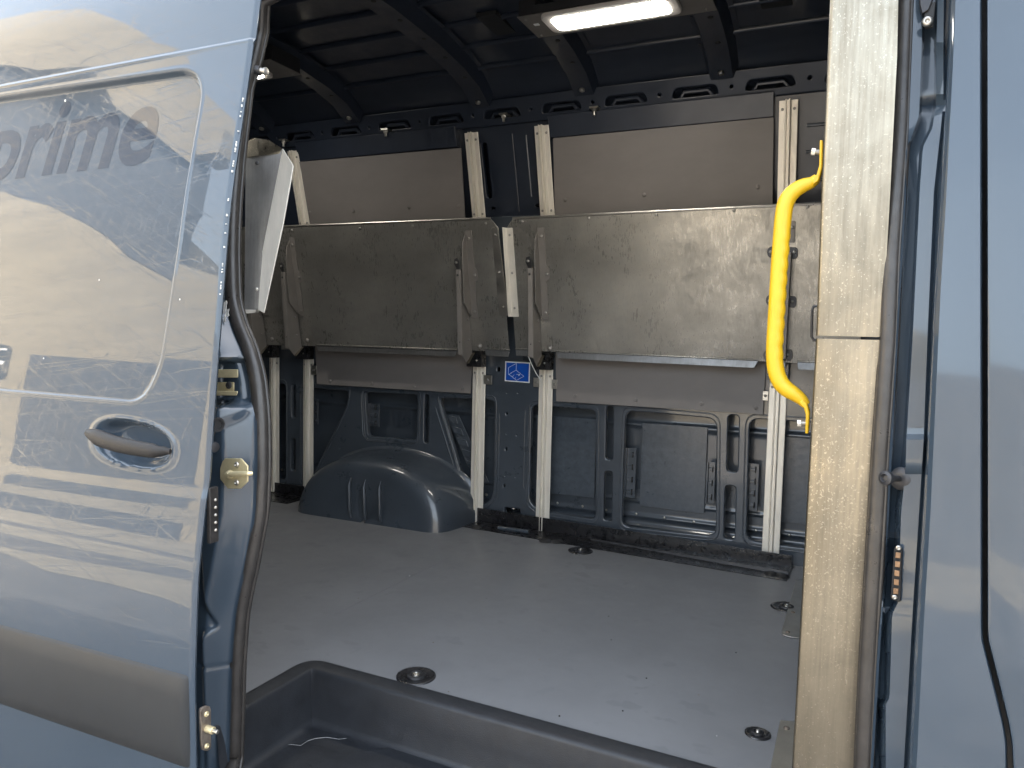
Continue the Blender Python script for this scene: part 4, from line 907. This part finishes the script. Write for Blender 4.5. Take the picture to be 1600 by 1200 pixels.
# yellow grab handle
def grab():
    Y = 1.315
    path = [(1277, 277), (1268, 285), (1255, 290), (1243, 297), (1233, 307), (1227, 320), (1224, 336), (1221, 370), (1218, 410), (1215, 460), (1212, 510), (1210, 550), (1212, 576), (1218, 595), (1228, 607), (1240, 615), (1252, 624), (1260, 633)]
    P = [onY(px, py, Y) for px, py in path]; t = root('grab_handle', tuple(onY(1283, 240, Y)), 'yellow moulded grab handle bolted to the pillar cover', 'handle')
    n = len(P); rr = [.0065, .0095, .0115, .0125, .0132, .0135, .0135] + [.0135] * (n - 13) + [.0135, .0135, .0132, .0120, .0098, .0070]
    # resample finely so the finger grips can be modelled
    Pn = []; rn = []; T = np.linspace(0, n - 1, 150)
    A = np.array(P)
    for t_ in T:
        i = min(int(t_), n - 2); u = t_ - i; p0, p1, p2, p3 = A[max(i - 1, 0)], A[i], A[i + 1], A[min(i + 2, n - 1)]
        Pn.append(.5 * ((2 * p1) + (-p0 + p2) * u + (2 * p0 - 5 * p1 + 4 * p2 - p3) * u * u + (-p0 + 3 * p1 - 3 * p2 + p3) * u ** 3)); rn.append(float(np.interp(t_, range(n), rr)))
    g = MB(); seg = 20; vs = []; fs = []
    for i, p in enumerate(Pn):
        p = Vector(p); tn = (Vector(Pn[min(i + 1, 149)]) - Vector(Pn[max(i - 1, 0)])).normalized(); a = Vector((0, 1, 0)); a = (a - tn * a.dot(tn)).normalized(); b = tn.cross(a)
        if b.x < 0: b = -b
        z = p.z
        for k_ in range(seg):
            th = 2 * math.pi * k_ / seg; r = rn[i]
            if .86 < z < 1.07: r += .0013 * max(0, math.sin(th)) * (abs(math.sin((z - .86) / .0245 * math.pi)) - .6) * 1.6
            vs.append(p + a * math.cos(th) * r + b * math.sin(th) * r)
    for i in range(149):
        for k_ in range(seg): k2 = (k_ + 1) % seg; fs.append((i * seg + k_, i * seg + k2, (i + 1) * seg + k2, (i + 1) * seg + k_))
    g.add(vs, fs, 'yellow'); g.build('grip', t, smooth=70)
    e = MB()
    for q in ([(1281, 218), (1286, 219), (1285, 262), (1279, 283), (1270, 289), (1269, 280), (1276, 272), (1280, 258)], [(1254, 624), (1261, 630), (1265, 645), (1263, 678), (1258, 678), (1259, 648), (1256, 638), (1248, 629)]):
        pp = [onY(px, py, Y - .012) for px, py in q]; e.prism(pp, (0, .024, 0), 'yellow')
    e.build('end_plate', t, bevel=.002)
    e = MB()
    for (a, b) in (((1268, 237), (1283, 238)), ((1246, 661), (1260, 661))):
        A_, B_ = onY(*a, Y), onY(*b, Y); e.tube([A_, B_], .0042, 'screw_steel', 10); e.tube([A_, A_ * .6 + B_ * .4], .0058, 'rail_alu', 6)
    e.build('bolt', t)
grab()

# ceiling lamp
def lamp():
    Z = 1.925
    t = root('ceiling_lamp', (-.76, 2.34, 1.95), 'lit white strip lamp with rounded ends on a grey plate under the roof ribs', 'lamp')
    m = MB(); pl = [onZ(*p, Z) for p in [(806, 28), (832, 26), (838, 60)]]
    x0, x1 = onZ(806, 28, Z)[0], onZ(1110, 8, Z)[0]; y0, y1 = 2.265, 2.405
    x0 = -1.055; x1 = -.445; y0 = onZ(806, 28, Z)[1] ; y1 = onZ(838, 60, Z)[1]
    m.box((x0, y0, Z), (x1, y1, Z + .003), 'bracket_grey'); m.box((x0 + .05, y0 - .005, Z + .003), (x1 - .06, y0 + .001, Z + .028), 'trim_plastic')
    for x in (x0 + .02, x1 - .03):
        for y in (y0 + .025, y1 - .02): m.screw((x, y, Z), (0, 0, -1), .005, 'screw_steel', 9)
    m.box((x0 + .03, y0 + .065, Z - .002), (x0 + .048, y0 + .080, Z), 'white')
    m.box((x0 - .0, y0 + .01, Z + .003), (x0 + .06, y1 - .01, 1.985), 'dark_metal'); m.box((x1 - .06, y0 + .01, Z + .003), (x1, y1 - .01, 1.985), 'dark_metal')
    m.build('mounting_plate', t, bevel=.0008)
    A = onZ(862, 54, Z - .012); B = onZ(1070, 20, Z - .012); C_ = onZ(1052, -6, Z - .012); D = onZ(843, 22, Z - .012)
    ax0, ax1 = (A[0] + D[0]) / 2 - .0, (B[0] + C_[0]) / 2; ay0, ay1 = (D[1] + C_[1]) / 2, (A[1] + B[1]) / 2
    m = MB(); m.prism([(x, y, Z - .001) for x, y in rounded([(ax0, ay0), (ax1, ay0), (ax1, ay1), (ax0, ay1)], .036, 8)], (0, 0, -.014), 'lamp_plastic'); m.build('housing', t, bevel=.004)
    m = MB(); m.prism([(x, y, Z - .014) for x, y in rounded([(ax0 + .03, ay0 + .026), (ax1 - .03, ay0 + .026), (ax1 - .03, ay1 - .026), (ax0 + .03, ay1 - .026)], .022, 8)], (0, 0, -.004), 'lamp_light'); m.build('diffuser', t, bevel=.002)
    t['group'] = 'strip lamps under the roof'
    return t
l1 = lamp()
dup(l1, (l1.location.x - 1.655, l1.location.y, l1.location.z), 'second strip lamp hidden behind the door seal, only one corner of its frame showing')

# loose steel end bracket on the near wall, behind the seal
def endbr():
    t = root('shelf_end_bracket', (-1.33, 1.45, 1.1), 'folded galvanised end bracket beside the door seal, tapering edge coloured as if lit', 'bracket')
    def W(px, py, Y): return onY(px, py, Y)
    m = MB()
    dark = [W(384, 222, 1.40), W(400, 216, 1.44), W(420, 219, 1.47), W(441, 232, 1.50), W(409, 395, 1.47), W(410, 400, 1.47), W(403, 484, 1.46), W(382, 484, 1.42)]
    P = dark; mid = sum(P) / len(P); n = len(P)
    m.add([mid] + P, [(0, i + 1, (i + 1) % n + 1) for i in range(n)], 'web_steel')
    Wp = np.array([.0, .05, 0])
    m.build('web', t, smooth=40)
    m = MB(); Lp = [W(441, 232, 1.50), W(458, 259, 1.50), W(442, 350, 1.485), W(412, 489, 1.46), W(403, 484, 1.46), W(409, 395, 1.47)]
    m.prism(Lp, (0.001, .003, 0), 'rail_alu'); m.build('lit_edge', t, bevel=.0008)  # light on the outward face put in as a paler material than the web
    m = MB(); m.prism([W(384, 222, 1.399), W(400, 216, 1.439), W(420, 219, 1.469), W(441, 232, 1.499), W(437, 240, 1.495), W(405, 243, 1.44), W(384, 247, 1.40)], (0, -.002, 0), 'galvanised'); m.build('top_fold', t)
    m = MB(); m.prism([W(386, 484, 1.425), W(406, 484, 1.455), W(404, 489, 1.45), W(388, 490, 1.42)], (0, -.012, 0), 'bright_steel'); 
    for p in [(402, 255), (393, 349), (401, 452)]: m.screw(W(*p, 1.435), (.6, -.8, 0), .0045, 'dark_metal' if p[1] < 300 else 'bright_steel', 10)
    m.build('foot_fold', t)
endbr()

# recessed lashing rings in the floor
RLAB = ['round lashing cup right behind the entry step, farthest left', 'round lashing cup near the pillar foot', 'round lashing cup close to the black strip by the far wall', 'round lashing cup half hidden by the upper floor plate']
for (px, py), lab in zip([(650, 1057), (1184, 1147), (907, 861), (1229, 949)], RLAB):
    c = onZ(px, py, 0); t = root('lashing_cup', (c[0], c[1], 0), lab, 'lashing cup', 'lashing cups in the floor'); K = .62 if 'near the pillar' in lab else 1.1
    m = MB(); m.lathe((c[0], c[1], .0), (0, 0, 1), [(r_ * K, h_) for r_, h_ in ((.047, .0005), (.046, .003), (.041, .0042), (.037, .003), (.031, .0015), (.025, .0012), (.001, .0012))], 'black_glossy', 36); m.build('cup', t, smooth=60)
    m = MB(); m.lathe((c[0], c[1], .0015), (0, 0, 1), [(r_ * K, h_) for r_, h_ in ((.022, 0), (.021, .005), (.016, .006), (.012, .002), (.001, .002))], 'dark_metal', 24); m.lathe((c[0], c[1], .003), (0, 0, 1), [(r_ * K, h_) for r_, h_ in ((.009, 0), (.008, .005), (.004, .007), (.003, .004))], 'bright_steel', 12); m.build('eye_bolt', t, smooth=50)
# steel foot plates of the partition
def plate(px, scr, label):
    P = [onZ(*p, .002) for p in px]; c = sum(P) / len(P); t = root('foot_plate', tuple(c), label, 'plate', 'steel plates at the pillar foot')
    m = MB(); m.prism(P, (0, 0, .003), 'bright_steel'); m.build('plate', t, bevel=.0008); m = MB()
    for p in scr: m.screw(onZ(*p, .005), (0, 0, 1), .007, 'rust_metal', 12)
    m.build('screw', t)
plate([(1243, 908), (1262, 908), (1262, 999), (1238, 997), (1223, 993), (1221, 990)], [(1239, 957), (1231, 988)], 'upper steel foot plate beside the pillar, near the far wall')
plate([(1219, 1127), (1250, 1130), (1250, 1240), (1196, 1240)], [(1229, 1138)], 'lower steel foot plate beside the pillar, in front of a lashing cup')

# ================================================================== unseen building, added for its light and its reflections in the paint
bd = root('unseen_building', (-8, -8, -.7), 'unseen beige building shaped for its reflections in the sliding door paint', 'building')
def bpart(name, poly, y, th, mt):
    m = MB(); m.prism([(x, y, z) for x, z in poly], (0, -th, 0), mt); return m.build(name, bd, smooth=0)
bpart('low_wall', [(-12.01, -.7), (22, -.7), (22, 3.6), (-12.01, 3.6)], -14, 5, 'darkened_render')  # unseen wall, coloured dark to cut the light bounced into the hold
bpart('wall', [(-60, -.7), (-12, -.7), (-12, 5.0), (-16, 5.4), (-18.4, 5.85), (-20.1, 6.5), (-22.6, 7.5), (-25.5, 9.45), (-29.4, 12.1), (-32.8, 13.5), (-36.0, 14.25), (-60, 17)], -14, 5, 'stucco')  # upper outline shaped to the edge reflected in the door
bpart('dark_reflection_band', [(-60, 17.05), (-36, 14.3), (-32.8, 13.55), (-29.4, 12.15), (-25.5, 9.5), (-22.6, 7.55), (-20.1, 6.55), (-20.1, 9.05), (-21.8, 13.55), (-22.4, 14.1), (-24.1, 15.05), (-25.7, 15.85), (-28.1, 16.65), (-31.3, 16.85), (-37.6, 18.5), (-60, 22)], -14.3, .6, 'dark_wall')  # made-up dark band, outlined to give the dark reflection in the door
bpart('pale_reflection_band', [(-60, 22.05), (-37.7, 18.55), (-31.3, 16.9), (-28.1, 16.7), (-25.7, 15.9), (-22.4, 14.15), (-21.8, 13.6), (-20.6, 13.6), (-20.7, 14.6), (-21.6, 15.8), (-22.8, 16.6), (-24.9, 17.2), (-26.2, 18.2), (-28.8, 20.2), (-40, 30), (-49, 35), (-60, 36)], -14, 1.2, 'stucco')  # made-up pale band, outlined to give the upper bright reflection in the door
bpart('loading_door', [(-25.6, -.7), (-17.2, -.7), (-17.2, 3.0), (-25.6, 3.2)], -13.97, .02, 'dark_wall')
wd = bpart('window', rounded([(-29.6, 1.8), (-26.6, 1.8), (-26.7, 3.6), (-29.6, 3.9)], .35, 5), -13.95, .03, 'glass_dark')
m = MB(); m.box((-29.4, -13.94, 2.55), (-26.9, -13.92, 2.75), 'white'); m.box((-29.4, -13.94, 3.35), (-26.9, -13.92, 3.45), 'white'); m.build('glazing_bar', wd)

# a few crumbs of grit on the floor
g = MB()
for px, py in [(677, 1004), (701, 1081), (951, 963), (843, 1031), (874, 1119), (973, 1111), (1092, 1086), (955, 1000), (560, 935), (1120, 1150), (760, 935), (1010, 1060), (640, 900), (1150, 1020)]:
    c = onZ(px, py, 0); r = random.uniform(.0012, .0026); g.lathe(c, (0, 0, 1), [(r, 0), (r * .8, r * .7), (r * .2, r)], random.choice(['black', 'rust_metal', 'chipped']), 6)
o = g.build('grit'); o['kind'] = 'stuff'; o['label'] = 'tiny crumbs of grit scattered on the grey cargo floor'; o['category'] = 'grit'
